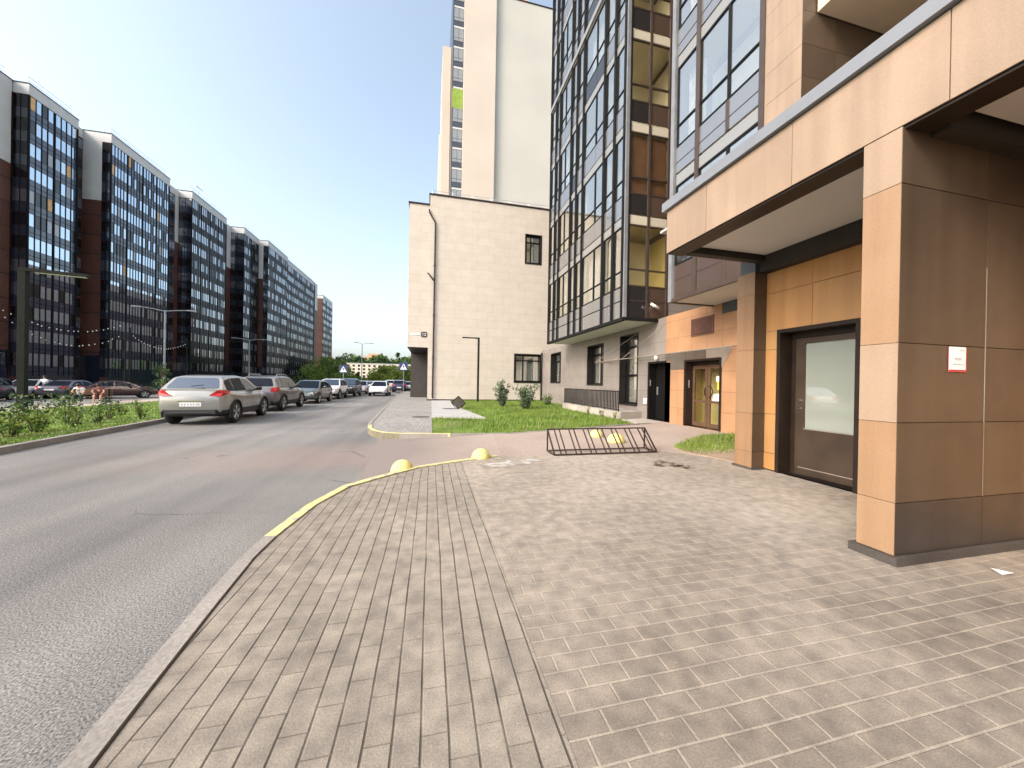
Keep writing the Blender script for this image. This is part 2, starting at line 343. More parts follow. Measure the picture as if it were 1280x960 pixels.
# ------------------------------------------------------------------ mesh builder
class MB:
    def __init__(s): s.v = []; s.f = []; s.m = []
    def poly(s, pts, m=0):
        b = len(s.v); s.v += [tuple(p) for p in pts]; s.f.append(tuple(range(b, b + len(pts)))); s.m.append(m); return s
    def box(s, x0, x1, y0, y1, z0, z1, m=0):
        b = len(s.v)
        s.v += [(x0, y0, z0), (x1, y0, z0), (x1, y1, z0), (x0, y1, z0), (x0, y0, z1), (x1, y0, z1), (x1, y1, z1), (x0, y1, z1)]
        for q in ((0, 3, 2, 1), (4, 5, 6, 7), (0, 1, 5, 4), (1, 2, 6, 5), (2, 3, 7, 6), (3, 0, 4, 7)):
            s.f.append(tuple(b + i for i in q)); s.m.append(m)
        return s
    def prism(s, pts, z0, z1, m=0, mtop=None):
        b = len(s.v); n = len(pts)
        a = sum(pts[i][0] * pts[(i + 1) % n][1] - pts[(i + 1) % n][0] * pts[i][1] for i in range(n))
        if a < 0: pts = pts[::-1]
        s.v += [(p[0], p[1], z0) for p in pts] + [(p[0], p[1], z1) for p in pts]
        s.f.append(tuple(b + i for i in reversed(range(n)))); s.m.append(m)
        s.f.append(tuple(b + n + i for i in range(n))); s.m.append(m if mtop is None else mtop)
        for i in range(n):
            j = (i + 1) % n; s.f.append((b + i, b + j, b + n + j, b + n + i)); s.m.append(m)
        return s
    def tube(s, pts, r, n=8, m=0, r2=None):
        pts = [Vector(p) for p in pts]; L = len(pts); b = len(s.v)
        up = None
        for k, p in enumerate(pts):
            d = (pts[min(k + 1, L - 1)] - pts[max(k - 1, 0)]).normalized()
            if up is None: up = Vector((0, 0, 1)) if abs(d.z) < .9 else Vector((1, 0, 0))
            a = d.cross(up).normalized(); c = a.cross(d).normalized(); up = c
            rr = r if r2 is None else r + (r2 - r) * k / (L - 1)
            for i in range(n):
                t = 2 * math.pi * (i + .5) / n
                s.v.append(tuple(p + a * (rr * math.cos(t)) + c * (rr * math.sin(t))))
        for k in range(L - 1):
            for i in range(n):
                j = (i + 1) % n
                s.f.append((b + k * n + i, b + k * n + j, b + (k + 1) * n + j, b + (k + 1) * n + i)); s.m.append(m)
        s.f.append(tuple(b + i for i in reversed(range(n)))); s.m.append(m)
        s.f.append(tuple(b + (L - 1) * n + i for i in range(n))); s.m.append(m)
        return s
    def lathe(s, prof, c, n=16, axis='z', m=0):
        b = len(s.v); L = len(prof)
        for r, h in prof:
            for i in range(n):
                t = 2 * math.pi * i / n; a, d = r * math.cos(t), r * math.sin(t)
                s.v.append((c[0] + a, c[1] + d, c[2] + h) if axis == 'z' else (c[0] + h, c[1] + a, c[2] + d))
        for k in range(L - 1):
            for i in range(n):
                j = (i + 1) % n; s.f.append((b + k * n + i, b + k * n + j, b + (k + 1) * n + j, b + (k + 1) * n + i)); s.m.append(m)
        if prof[0][0] > 1e-4: s.f.append(tuple(b + i for i in reversed(range(n)))); s.m.append(m)
        if prof[-1][0] > 1e-4: s.f.append(tuple(b + (L - 1) * n + i for i in range(n))); s.m.append(m)
        return s
    def build(s, name, mats, parent=None, origin=None, smooth=False, bevel=0, rot=None):
        if not isinstance(mats, (list, tuple)): mats = [mats]
        me = bpy.data.meshes.new(name)
        root = parent
        while root is not None and root.parent is not None: root = root.parent
        o = Vector(origin) if origin is not None else (root.location.copy() if root is not None and root.get('world') else Vector((0, 0, 0)))
        me.from_pydata([(v[0] - o.x, v[1] - o.y, v[2] - o.z) for v in s.v], [], s.f)
        for mm in mats: me.materials.append(mm)
        me.polygons.foreach_set('material_index', s.m)
        bm = bmesh.new(); bm.from_mesh(me)
        bmesh.ops.remove_doubles(bm, verts=bm.verts, dist=1e-5) if smooth else None
        bmesh.ops.recalc_face_normals(bm, faces=bm.faces)
        bm.to_mesh(me); bm.free()
        if smooth: me.polygons.foreach_set('use_smooth', [True] * len(me.polygons))
        ob = bpy.data.objects.new(name, me); COL.objects.link(ob)
        if parent is not None: ob.parent = parent
        elif origin is not None: ob.location = origin
        if bevel:
            bv = ob.modifiers.new('bevel', 'BEVEL'); bv.width = bevel; bv.segments = 2; bv.limit_method = 'ANGLE'
        return ob
def tag(o, label, cat, group=None):
    o['label'] = label; o['category'] = cat
    if group: o['group'] = group
    return o
def thing(name, label, cat, loc=(0, 0, 0), rz=0, group=None, world=True):
    o = bpy.data.objects.new(name, None); COL.objects.link(o); o.location = loc; o.rotation_euler = (0, 0, rz)
    o.empty_display_size = .2
    if world: o['world'] = 1
    return tag(o, label, cat, group)
def struct(o, kind='structure'): o['kind'] = kind; return o
F_, CX, SN = 436.3, math.cos(R(13.07)), math.sin(R(13.07))
def bearing(p, d):
    """ground position on the compass bearing of column p of the survey photo, d metres ahead"""
    l = (p - 640) / F_ * d
    return (l * CX + d * SN, -l * SN + d * CX)

# ------------------------------------------------------------------ ground
ZR, ZL = -.18, -.5
g = MB(); g.poly([(-900, -500, -1.2), (900, -500, -1.2), (900, 1500, -1.2), (-900, 1500, -1.2)])
struct(g.build('ground', M['earth']))
g = MB(); g.poly([(-9.2, -45, ZR), (14, -45, ZR), (14, 320, ZR), (-14, 320, ZR), (-9.2, 60, ZR)])
struct(g.build('road', M['asphalt']))
# lawn that falls away from the kerb to the path and the car park
def lz(x): return -.09 + (x + 8.5) * .030 if x < -8.5 else -.09
KL = [(-7.2, -30), (-7.3, 2), (-7.78, 8.46), (-8.06, 10.33), (-8.52, 13.85), (-8.75, 18), (-8.9, 24), (-9.0, 60), (-11, 110)]
def kx(y):
    for (a, b), (c, d) in zip(KL, KL[1:]):
        if b <= y <= d: return a + (c - a) * (y - b) / (d - b)
    return KL[-1][0]
g = MB()
ys = [-30, -10, 2, 8.46, 10.33, 13.85, 18, 24, 34, 46, 60, 110]
for a, b in zip(ys, ys[1:]):
    for k in range(6):
        def px(y, t): return (kx(y) - .12) * (1 - t) + (-18.9) * t
        q = [(px(a, k / 6), a), (px(a, (k + 1) / 6), a), (px(b, (k + 1) / 6), b), (px(b, k / 6), b)]
        g.poly([(x, y, lz(x)) for x, y in q])
struct(g.build('lawn', M['lawn']))
g = MB()
for a, b in zip(ys, ys[1:]):
    g.poly([(-18.9, a, lz(-18.9)), (-21.6, a, lz(-20.9)), (-21.6, b, lz(-20.9)), (-18.9, b, lz(-18.9))])
struct(g.build('path', M['path']))
g = MB(); g.poly([(-21.6, -30, ZL), (-60, -30, ZL), (-60, 260, ZL), (-21.6, 260, ZL)]); g.poly([(-21.6, -30, lz(-20.9)), (-21.6, -30, ZL), (-21.6, 110, ZL), (-21.6, 110, lz(-20.9))])
struct(g.build('car_park', M['asphalt']))
# left kerb: one stone strip following KL
def strip(pts, w, z0, z1, mats, name, side=1, mfun=None, seg=None):
    g = MB(); P = [Vector((p[0], p[1])) for p in pts]; n = len(P); off = []
    for i, p in enumerate(P):
        d = (P[min(i + 1, n - 1)] - P[max(i - 1, 0)]).normalized(); nn = Vector((-d.y, d.x)) * side
        off.append(p + nn * w)
    for i in range(n - 1):
        mi = mfun(i) if mfun else 0
        a, b, c, d = P[i], P[i + 1], off[i + 1], off[i]
        for q in (((a, z1), (b, z1), (c, z1), (d, z1)), ((a, z0), (b, z0), (b, z1), (a, z1)), ((c, z0), (d, z0), (d, z1), (c, z1))):
            g.poly([(v.x, v.y, z) for v, z in q], mi)
    for i in (0, n - 1):
        a, d = P[i], off[i]; g.poly([(a.x, a.y, z0), (d.x, d.y, z0), (d.x, d.y, z1), (a.x, a.y, z1)], mfun(min(i, n - 2)) if mfun else 0)
    return g.build(name, mats)
def dense(pts, step=1.0):
    out = []
    for (a, b), (c, d) in zip(pts, pts[1:]):
        k = max(1, int(math.hypot(c - a, d - b) / step))
        out += [(a + (c - a) * i / k, b + (d - b) * i / k) for i in range(k)]
    return out + [pts[-1]]
struct(strip(KL, .13, -.6, -.055, [M['kerb']], 'kerb'))

# near pavement: two fields of pavers and the kerb along its edge
KN = [(-.95, -14), (-.98, -3), (-1.1, .9), (-1.19, 1.67), (-1.26, 2.33), (-1.31, 2.89), (-1.305, 3.26), (-1.22, 4.0), (-1.02, 4.65), (-.61, 5.11), (-.2, 5.51), (.45, 5.85), (1.15, 6.15)]
BX = .512
inner = [(x + .085, y - (.06 if y > 4.5 else 0)) for x, y in KN]
def split_at(poly_pts): return poly_pts
left = [p for p in inner if p[0] <= BX - .05] + [(BX, inner[-2][1] + .0), (BX, -14)]
g = MB(); g.prism(left, -.6, 0.0)
struct(g.build('pavement', M['paver_long']))
g = MB(); g.prism([(BX + .002, -14), (5.30, -14), (5.30, 4.6), (5.0, 5.45), (4.55, 6.05), (3.0, 6.12), (1.25, 6.10), (BX + .002, inner[-2][1])], -.6, 0.0)
struct(g.build('pavement', M['paver_cross']))
def shifted(pts, d):
    out = []
    for i, p in enumerate(pts):
        a, b = pts[max(i - 1, 0)], pts[min(i + 1, len(pts) - 1)]; l = math.hypot(b[0] - a[0], b[1] - a[1])
        out.append((p[0] + (b[1] - a[1]) / l * d, p[1] - (b[0] - a[0]) / l * d))
    return out
KD = shifted(dense(KN, .62), .075)
ky = [i for i, p in enumerate(KD) if p[1] > 3.2]
struct(strip(KD, .092, -.6, .012, [M['kerb'], M['yellow']], 'kerb', side=1, mfun=lambda i: 1 if KD[i][1] > 3.2 else 0))
# side drive: slopes up from the road, then level to the doors
g = MB()
g.poly([(-1.0, 5.3, ZR + .006), (1.25, 6.10, -.012), (1.6, 9.0, -.03), (-1.3, 9.6, ZR + .006)])
g.poly([(1.25, 6.10, -.012), (4.6, 6.04, -.012), (5.05, 5.4, -.012), (8.3, 5.2, -.012), (8.3, 11.4, -.012), (7.3, 10.55, -.012), (3.6, 9.45, -.02), (1.6, 9.0, -.03)])
struct(g.build('side_drive', M['drive']))
# old whitish concrete patch and dark stain beside the bicycle rack
def blob(name, cx, cy, rx, ry, z, m, seed, rz=0):
    r2 = random.Random(seed); g = MB(); pts = []
    for i in range(28):
        t = 2 * math.pi * i / 28; k = 1 + .35 * r2.uniform(-1, 1)
        x, y = rx * k * math.cos(t), ry * k * math.sin(t)
        pts.append((cx + x * math.cos(rz) - y * math.sin(rz), cy + x * math.sin(rz) + y * math.cos(rz), z))
    g.poly(pts); return struct(g.build(name, m))
blob('whitish_stain', 1.35, 5.55, .55, .16, .004, worn_paint('lime stain', (.5, .48, .45), (.3, .27, .23), .44, 6), 3, .3)
blob('dark_stain', 3.85, 5.1, .26, .2, .004, worn_paint('oily stain', (.10, .07, .05), (.27, .22, .18), .46, 7), 4)
blob('dark_stain', 4.02, 4.85, .16, .12, .004, worn_paint('oily stain small', (.10, .07, .05), (.27, .22, .18), .46, 7), 9)
# far pavement on the island, light slab, kerb
KI = [(-3.6, 60), (-3.35, 37.94), (-1.9, 11.8), (-1.83, 11.2), (-1.72, 10.5), (-1.5, 9.85), (-1.17, 9.4), (-.74, 9.2), (.44, 9.0), (2.09, 8.95), (3.61, 9.42), (5.52, 10.17), (7.02, 10.7)]
g = MB(); g.prism([(-3.5, 60), (-3.25, 37.94), (-1.8, 11.8), (-1.7, 11.1), (-1.42, 9.95), (-1.12, 9.52), (-.72, 9.32), (.05, 9.2), (.05, 60)], -.6, -.03)
struct(g.build('pavement', M['paver_far']))
g = MB(); g.prism([(.05, 13.4), (1.9, 12.75), (2.05, 12.9), (1.35, 19.4), (1.35, 25.6), (.05, 25.6)], -.6, -.022)
struct(g.build('concrete_slab', M['slab']))
g = MB(); g.prism([(.05, 9.25), (.5, 9.1), (2.05, 9.05), (3.55, 9.52), (5.45, 10.27), (6.95, 10.8), (7.1, 12.1), (7.1, 18.3), (8.2, 18.4), (8.2, 25.5), (1.35, 25.5), (1.35, 19.4), (2.05, 12.9), (1.9, 12.75), (.05, 13.4)], -.6, -.04)
struct(g.build('lawn', M['lawn']))
struct(strip(dense(KI, .8), .1, -.6, -.015, [M['kerb'], M['yellow']], 'kerb', mfun=lambda i: 1 if 16 <= i - 58 + 16 and False else 0))
KY = [(-1.80, 11.1), (-1.72, 10.5), (-1.5, 9.85), (-1.17, 9.4), (-.74, 9.2), (.5, 8.99)]
struct(strip(KY, .112, -.18, -.011, [M['yellow']], 'kerb_paint'))
g = MB(); g.prism([(7.0, 10.75), (8.2, 11.0), (8.2, 12.4), (7.15, 12.1)], -.6, -.008)
struct(g.build('doorstep', M['ramp']))
# small grass bed between the drive and the second pillar
GB = [(5.02, 5.62), (4.92, 5.95), (5.05, 6.45), (6.0, 7.2), (7.0, 7.8), (8.1, 7.95), (8.1, 4.95), (5.2, 4.95)]
g = MB(); g.prism(GB, -.6, .005); struct(g.build('flower_bed', M['soil']))

# ------------------------------------------------------------------ grass (uncountable)
def in_poly(x, y, P):
    c = False; n = len(P)
    for i in range(n):
        (a, b), (d, e) = P[i], P[(i + 1) % n]
        if (b > y) != (e > y) and x < (d - a) * (y - b) / (e - b) + a: c = not c
    return c
def grass(name, label, pts, h, w, mats, zf):
    v = []; f = []; mi = []
    for x, y in pts:
        a = nrs.uniform(0, 6.283); hh = h * nrs.uniform(.5, 1.4); lean = hh * nrs.uniform(.1, .7); z = zf(x, y) - .01
        ca, sa = math.cos(a), math.sin(a); b = len(v)
        v += [(x - sa * w, y + ca * w, z), (x + sa * w, y - ca * w, z), (x + ca * lean, y + sa * lean, z + hh)]
        f.append((b, b + 1, b + 2)); mi.append(0 if nrs.rand() > .18 else 1)
    me = bpy.data.meshes.new(name); me.from_pydata(v, [], f)
    for m in mats: me.materials.append(m)
    me.polygons.foreach_set('material_index', mi)
    o = bpy.data.objects.new(name, me); COL.objects.link(o); o['kind'] = 'stuff'; tag(o, label, 'grass'); return o
GI = [(.15, 9.3), (.5, 9.2), (2.05, 9.15), (3.55, 9.62), (5.45, 10.37), (6.9, 10.9), (7.0, 12.1), (7.0, 18.3), (8.1, 18.5), (8.1, 25.3), (1.45, 25.3), (1.45, 19.4), (2.2, 12.9), (1.9, 12.5), (.15, 13.2)]
pts = []
while len(pts) < 26000:
    x, y = nrs.uniform(.1, 8.1), nrs.uniform(9.1, 25.3)
    if in_poly(x, y, GI) and nrs.rand() < (1 if y < 15 else .7) and not (x < 1.4 and y < 10.6 and nrs.rand() < .85) and nrs.rand() < .62 + .5 * math.sin(x * 1.7 + 1.3 * math.sin(y * 1.1)) * math.cos(y * 1.3 + .7 * math.sin(x * 2.1)) + (.2 if y > 12 else 0): pts.append((x, y))
grass('grass', 'uneven green grass in front of the beige building and the ramp', pts, .11, .011, [M['grass'], M['grass_dry']], lambda x, y: -.04)
pts = []
while len(pts) < 4500:
    x, y = nrs.uniform(4.9, 8.1), nrs.uniform(4.95, 8.0)
    if in_poly(x, y, GB) and (y > 5.85 + nrs.uniform(-.2, .3)): pts.append((x, y))
grass('grass', 'tufty grass in the sandy bed behind the second pillar', pts, .085, .009, [M['grass'], M['grass_dry']], lambda x, y: .005)
pts = []
while len(pts) < 42000:
    y = 6 + 40 * nrs.rand() ** 1.6; x = nrs.uniform(-18.6, kx(y) - .18); pts.append((x, y))
grass('grass', 'bright green grass of the lawn along the left kerb', pts, .065, .018, [M['grass'], M['grass_dry']], lambda x, y: lz(x))

# ------------------------------------------------------------------ plants
def leaves(cl, n, size, mats, name, parent, flat=.5):
    """cl: list of (centre, radius); leaf-sized quads spread in the clumps"""
    v = []; f = []; mi = []; wts = np.array([c[1] ** 2 for c in cl]); wts = wts / wts.sum()
    idx = nrs.choice(len(cl), n, p=wts)
    for k in idx:
        c, r = cl[k]; d = nrs.normal(size=3); d /= np.linalg.norm(d); p = np.array(c) + d * r * nrs.uniform(.35, 1.05) ** .6 * np.array((1, 1, .85))
        a = nrs.normal(size=3); a /= np.linalg.norm(a); b = np.cross(a, nrs.normal(size=3)); b /= np.linalg.norm(b)
        s = size * nrs.uniform(.6, 1.4); q = len(v)
        v += [tuple(p - a * s), tuple(p - b * s * flat), tuple(p + a * s), tuple(p + b * s * flat)]
        f.append((q, q + 1, q + 2, q + 3)); mi.append(k % len(mats) if nrs.rand() > .25 else nrs.randint(len(mats)))
    me = bpy.data.meshes.new(name); me.from_pydata(v, [], f)
    for m in mats: me.materials.append(m)
    me.polygons.foreach_set('material_index', mi)
    o = bpy.data.objects.new(name, me); COL.objects.link(o); o.parent = parent; return o
def shrub(label, x, y, z, h, w, n, leaf, mats, group, stems=5, name='shrub', cat='shrub'):
    t = thing(name, label, cat, (x, y, z), 0, group, world=False)
    g = MB(); cl = []
    for i in range(stems):
        a = rnd.uniform(0, 6.28); r = w * .5 * rnd.uniform(.25, 1); hh = h * rnd.uniform(.6, 1)
        tip = (r * math.cos(a), r * math.sin(a), hh * .9)
        g.tube([(tip[0] * .15, tip[1] * .15, -.05), (tip[0] * .55, tip[1] * .55, hh * .5), tip], .014, 5, 0, .005)
        for k in range(4):
            u = .2 + .25 * k; cl.append(((tip[0] * u, tip[1] * u, hh * u + .03), w * rnd.uniform(.13, .24)))
    g.build('stem', M['bark'], t)
    leaves(cl, n, leaf, mats, 'foliage', t)
    return t
def tree(label, x, y, z, h, w, n, leaf, mats, group, trunk=.35, name='tree', conical=False, nc=16):
    t = thing(name, label, 'tree', (x, y, z), 0, group, world=False)
    g = MB(); r0 = .018 * h + .05; cl = []
    g.tube([(0, 0, -.3), (rnd.uniform(-.1, .1), rnd.uniform(-.1, .1), h * trunk), (rnd.uniform(-.3, .3), 0, h * .8)], r0, 7, 0, r0 * .3)
    for i in range(nc):
        u = rnd.uniform(trunk, .97); a = rnd.uniform(0, 6.28)
        prof = (1.05 - u) * 1.2 if conical else math.sin(min(1, (u - trunk) / (1 - trunk) * .75 + .25) * math.pi) ** .7
        rr = w * .5 * prof * rnd.uniform(.35, .95)
        c = (rr * math.cos(a), rr * math.sin(a), u * h)
        g.tube([(0, 0, max(h * trunk * .8, u * h - rr * .9)), (c[0] * .6, c[1] * .6, u * h - rr * .2), c], r0 * .3, 5, 0, r0 * .08)
        cl.append((c, w * rnd.uniform(.16, .28) * (max(.35, prof))))
    g.build('trunk', M['bark'], t)
    leaves(cl, n, leaf, mats, 'crown', t)
    return t
lawn_sh = [  # x, y, height, width, leaves, label
    (-8.75, 8.95, .95, .95, 420, 'bushy green shrub nearest the left edge of the photo by the kerb'),
    (-9.6, 9.75, .9, .85, 380, 'dense green shrub behind the leftmost lawn shrub'),
    (-9.35, 10.35, .95, .9, 420, 'low dark shrub on the lawn below the tall square lamp post'),
    (-10.3, 11.1, .85, .7, 300, 'light green shrub right of the square lamp post foot'),
    (-9.6, 11.2, 1.05, 1.0, 460, 'broad leafy shrub in the middle of the lawn row'),
    (-9.5, 12.0, .7, .5, 160, 'thin upright shrub between the two broad lawn shrubs'),
    (-10.6, 13.2, 1.1, 1.2, 520, 'broad dark arching shrub before the maroon parked car'),
    (-9.8, 13.1, .75, .5, 150, 'small spindly shrub right of the broad arching shrub'),
    (-10.6, 14.6, .8, .6, 200, 'slender two-stemmed shrub near the rear of the silver car'),
    (-9.5, 14.3, .75, .5, 170, 'last small shrub of the lawn row beside the silver car'),
    (-12.4, 12.8, .9, .9, 320, 'leafy shrub around the foot of the square lamp post'),
    (-14.0, 14.8, .6, .9, 260, 'low spreading shrub by the beige path'),
    (-11.6, 16.6, .7, .7, 240, 'small shrub behind the lawn row before the bench'),
]
for x, y, h, w, n, lb in lawn_sh:
    shrub(lb, x, y, lz(x), h * .88, w, int(n * 1.0), .042, [M['leaf_mid'], M['leaf_yellow'], M['leaf_mid'], M['leaf_dark']], 'shrubs on the left lawn', 6)
shrub('taller narrow grey-green shrub nearer the lamp by the beige wall', 3.85, 18.9, -.04, 1.45, .85, 1100, .06, [M['leaf_grey'], M['leaf_dark'], M['leaf_grey']], 'grey-green shrubs before the beige wall', 9)
shrub('wider grey-green shrub nearer the glazed building', 4.75, 17.4, -.04, 1.25, 1.25, 1200, .06, [M['leaf_grey'], M['leaf_dark'], M['leaf_grey']], 'grey-green shrubs before the beige wall', 11)
shrub('low dark green weeds at the corner of beige and grey walls', 7.0, 20.5, -.04, .6, 1.0, 420, .05, [M['leaf_dark'], M['leaf_mid']], None, 8, 'weed', 'weed')
for i, (x, y, h, lb) in enumerate([(6.6, 13.9, .42, 'thin weed stalks left of the ramp end'), (6.75, 12.9, .38, 'dry weed stalks at the middle of the ramp foot'), (6.85, 12.1, .36, 'short weed tuft at the near end of the ramp')]):
    shrub(lb, x, y, -.04, h, .3, 70, .03, [M['leaf_mid'], M['grass_dry']], 'weeds along the ramp', 5, 'weed', 'weed')

# ------------------------------------------------------------------ glazed building over the grey wall
def hole_wall(mb, X, y0, y1, z0, z1, holes, depth, m=0, mr=1):
    """wall face in the plane x=X (facing -x) with rectangular holes (ya,yb,za,zb) and reveals"""
    ysx = sorted({y0, y1} | {h[0] for h in holes} | {h[1] for h in holes}); zsx = sorted({z0, z1} | {h[2] for h in holes} | {h[3] for h in holes})
    for a, b in zip(ysx, ysx[1:]):
        for c, d in zip(zsx, zsx[1:]):
            if any(h[0] <= a and b <= h[1] and h[2] <= c and d <= h[3] for h in holes): continue
            mb.poly([(X, a, c), (X, a, d), (X, b, d), (X, b, c)], m)
    for a, b, c, d in holes:
        D = X + depth
        mb.poly([(X, a, c), (D, a, c), (D, a, d), (X, a, d)], mr); mb.poly([(X, b, c), (X, b, d), (D, b, d), (D, b, c)], mr)
        mb.poly([(X, a, d), (D, a, d), (D, b, d), (X, b, d)], mr); mb.poly([(X, a, c), (X, b, c), (D, b, c), (D, a, c)], mr)
XB, XG = 8.21, 6.79
TB = 46.0
gb = thing('apartment_tower', 'tall anthracite glazed apartment tower overhanging the grey tiled ground floor', 'building', (8.5, 16, 0))
W3, W2, W1 = (12.75, 14.06, .49, 3.41), (15.7, 17.4, 1.30, 3.30), (21.45, 23.3, 1.39, 3.35)
BD = (10.72, 11.93, 0, 2.13)
g = MB(); hole_wall(g, XB, 11.0, 25.4, -.5, 3.78, [W3, W2, W1, (11.0, 11.93, 0, 2.13)], .38)
g.box(XB + .5, 18, 11.6, 25.39, -.5, 3.78, 0); g.box(XB + .9, 18, 11.47, 20.0, 3.8, TB, 0)
g.build('wall', [M['grey_clad'], M['black_metal']], gb)
g = MB(); g.box(XG + .101, XB - .002, 11.501, 19.9, 3.70, 3.778); g.build('soffit', M['soffit'], gb)
# ground-floor windows
def ground_window(ya, yb, za, zb, bars, parent, X=XB):
    D = X + .30
    f = MB(); t = .07
    f.box(D, D + .07, ya, ya + t, za, zb).box(D, D + .07, yb - t, yb, za, zb).box(D, D + .07, ya + t, yb - t, za, za + t).box(D, D + .07, ya + t, yb - t, zb - t, zb)
    for k, u in bars:
        if k == 'y': f.box(D, D + .07, u - .045, u + .045, za + t, zb - t)
        else: f.box(D + .002, D + .068, ya + t, yb - t, u - .05, u + .05)
    w = f.build('window', M['black_metal'], parent)
    p = MB(); p.box(D + .03, D + .04, ya + t, yb - t, za + t, zb - t); p.build('pane', M['glass'], w)
    c = MB(); n = 24
    pts = [(D + .14 + .025 * math.sin(i * 1.9), ya + (yb - ya) * i / n) for i in range(n + 1)]
    for a, b in zip(pts, pts[1:]): c.poly([(a[0], a[1], za), (b[0], b[1], za), (b[0], b[1], zb), (a[0], a[1], zb)])
    c.build('blind', M['curtain'], w)
    s = MB(); s.box(X - .05, X + .30, ya - .03, yb + .03, za - .04, za - .002); s.build('sill', M['black_metal'], w)
    for ob in w.children: pass
    # dark surround trim
    r = MB()
    r.box(X - .025, X - .002, ya - .05, ya, za, zb + .05).box(X - .025, X - .002, yb, yb + .05, za, zb + .05).box(X - .025, X - .002, ya, yb, zb, zb + .05)
    r.build('surround', M['black_metal'], w)
    return w
ground_window(*W3, [('z', 2.95), ('z', 1.72)], gb)
ground_window(*W2, [('z', 2.85), ('y', 16.5)], gb)
ground_window(*W1, [('z', 2.85), ('y', 22.4)], gb)
d = MB(); d.box(XB + .30, XB + .36, 11.0, 11.93, .01, 2.10); do = d.build('door', M['black_metal'], gb)
d = MB(); d.box(XB + .27, XB + .299, 11.80, 11.84, .95, 1.25); d.build('handle', M['steel'], do)
d = MB(); d.box(XB - .03, XB - .002, 11.93, 12.0, 0, 2.2).box(XB - .03, XB - .002, 10.93, 11.93, 2.13, 2.2); d.build('door_frame', M['black_metal'], do)
d = MB(); d.box(XB + .02, XB + .05, 11.905, 11.927, 1.28, 1.52); d.build('entry_phone', M['steel'], gb)
# small fittings on the wall
d = MB(); d.box(XB - .06, XB - .003, 12.06, 12.2, .58, .80); tag(d.build('meter_box', M['paper'], None, (XB, 12.13, .58)), 'small white box on grey wall left of the black door', 'box')
d = MB(); d.lathe([(0.0, -.07), (.05, -.06), (.075, 0), (.05, .055), (0.0, .07)], (XB - .10, 11.4, 2.31), 14, 'z'); d.tube([(XB - .10, 11.4, 2.38), (XB - .05, 11.4, 2.44), (XB - .003, 11.4, 2.44)], .02, 6)
tag(d.build('wall_lamp', M['lamp_glass'], None, (XB, 11.4, 2.31), True), 'round white globe lamp above the black door', 'wall lamp')
# glazing
cols = [(19.88, 19.04, 0), (19.04, 18.38, 0), (18.38, 16.74, 17.64), (16.74, 16.02, 0), (16.02, 15.26, 0), (15.26, 13.19, 14.02), (13.19, 12.34, 0), (12.34, 11.60, 0)]
tops = [7.16 + 3.38 * k for k in range(12)]
PT = .06
rb = random.Random(4)
def loggia_pane(parent, X, ya, yb, T, mid, extra_low=0, mats=None, seed=0):
    """one glazed loggia bay of one storey: two rows of panes over a spandrel, with its profiles"""
    y0, y1 = min(ya, yb) + PT, max(ya, yb) - PT
    f = MB()
    lo, tr = T - 2.22, T - 1.64
    for u in (lo, tr, T): f.box(X + .01, X + .07, y0, y1, u - .025, u + .025)
    f.box(X + .008, X + .072, y0 - .012, y0 + .02, lo - .02, T + .02).box(X + .008, X + .072, y1 - .02, y1 + .012, lo - .02, T + .02)
    if mid: f.box(X + .004, X + .075, mid - .028, mid + .028, lo - .01, T + .01)
    w = f.build('window', M['mullion'], parent)
    p = MB(); p.box(X + .035, X + .043, y0, y1, lo, T)
    p.build('pane', M['glass'], w)
    return w
for k, T in enumerate(tops):
    for ci, (ya, yb, mid) in enumerate(cols):
        w = loggia_pane(gb, XG, ya, yb, T, mid)
        if k < 7:
            r = rb.random()
            if r < (.75 if k < 1 else .35):    # curtains hung behind some bays
                c = MB(); a = min(ya, yb) + .08; b = max(ya, yb) - .08; n = 10; zlo = T - (2.2 if rb.random() < .6 else 1.5)
                pp = [(XG + .32 + .03 * (i % 2), a + (b - a) * (.05 if ci % 2 else .0) + (b - a) * i / n * rb.choice((.55, .9, .9))) for i in range(n + 1)]
                pp.sort(key=lambda q: q[1])
                for u, v2 in zip(pp, pp[1:]): c.poly([(u[0], u[1], zlo), (v2[0], v2[1], zlo), (v2[0], v2[1], T - .06), (u[0], u[1], T - .06)])
                c.build('curtain', M['curtain'], w)
for k, T in enumerate(tops):     # spandrels, one band of panels per storey
    zt, zb = T - 2.25, (T - 2.98 if k else 3.80)
    s = MB()
    for (ya, yb, mid) in cols:
        a, b = min(ya, yb) + PT, max(ya, yb) - PT
        mm = 1 if rb.random() < .16 else 0
        if k == 0: mm = 0; s.box(XG + .012, XG + .03, a, b, 4.40, 4.44, 2)
        for (u, v2) in (((a, mid), (mid, b)) if mid else ((a, b),)):
            s.box(XG + .02, XG + .05, u + .01, v2 - .01, zb, zt, mm)
    s.build('spandrel_band', [M['spandrel_grey'], M['spandrel_dark'], M['mullion']], gb)
    if k < 11:
        s = MB()
        for (ya, yb, mid) in cols: s.box(XG + .012, XG + .055, min(ya, yb) + PT, max(ya, yb) - PT, T + .035, T + .34)
        s.build('floor_band', M['band'], gb)
for u in sorted({c[0] for c in cols} | {11.60}):
    m_ = MB(); m_.box(XG - .05, XG + .09, u - PT, u + PT, 3.78, TB); m_.build('mullion', M['mullion'], gb)
m_ = MB(); m_.box(XG - .02, XG + .10, 11.455, 11.53, 3.78, TB); m_.build('corner_post', M['mullion_light'], gb)
m_ = MB(); m_.box(XG - .07, XG + .012, 11.46, 19.95, 17.42, 17.66); m_.build('ledge', M['band'], gb)
m_ = MB(); m_.box(XG - .06, XG + .10, 11.44, 19.96, 3.66, 3.775).box(XG + .1, XB, 11.435, 11.50, 3.66, 3.775); m_.build('bottom_flashing', M['mullion'], gb)
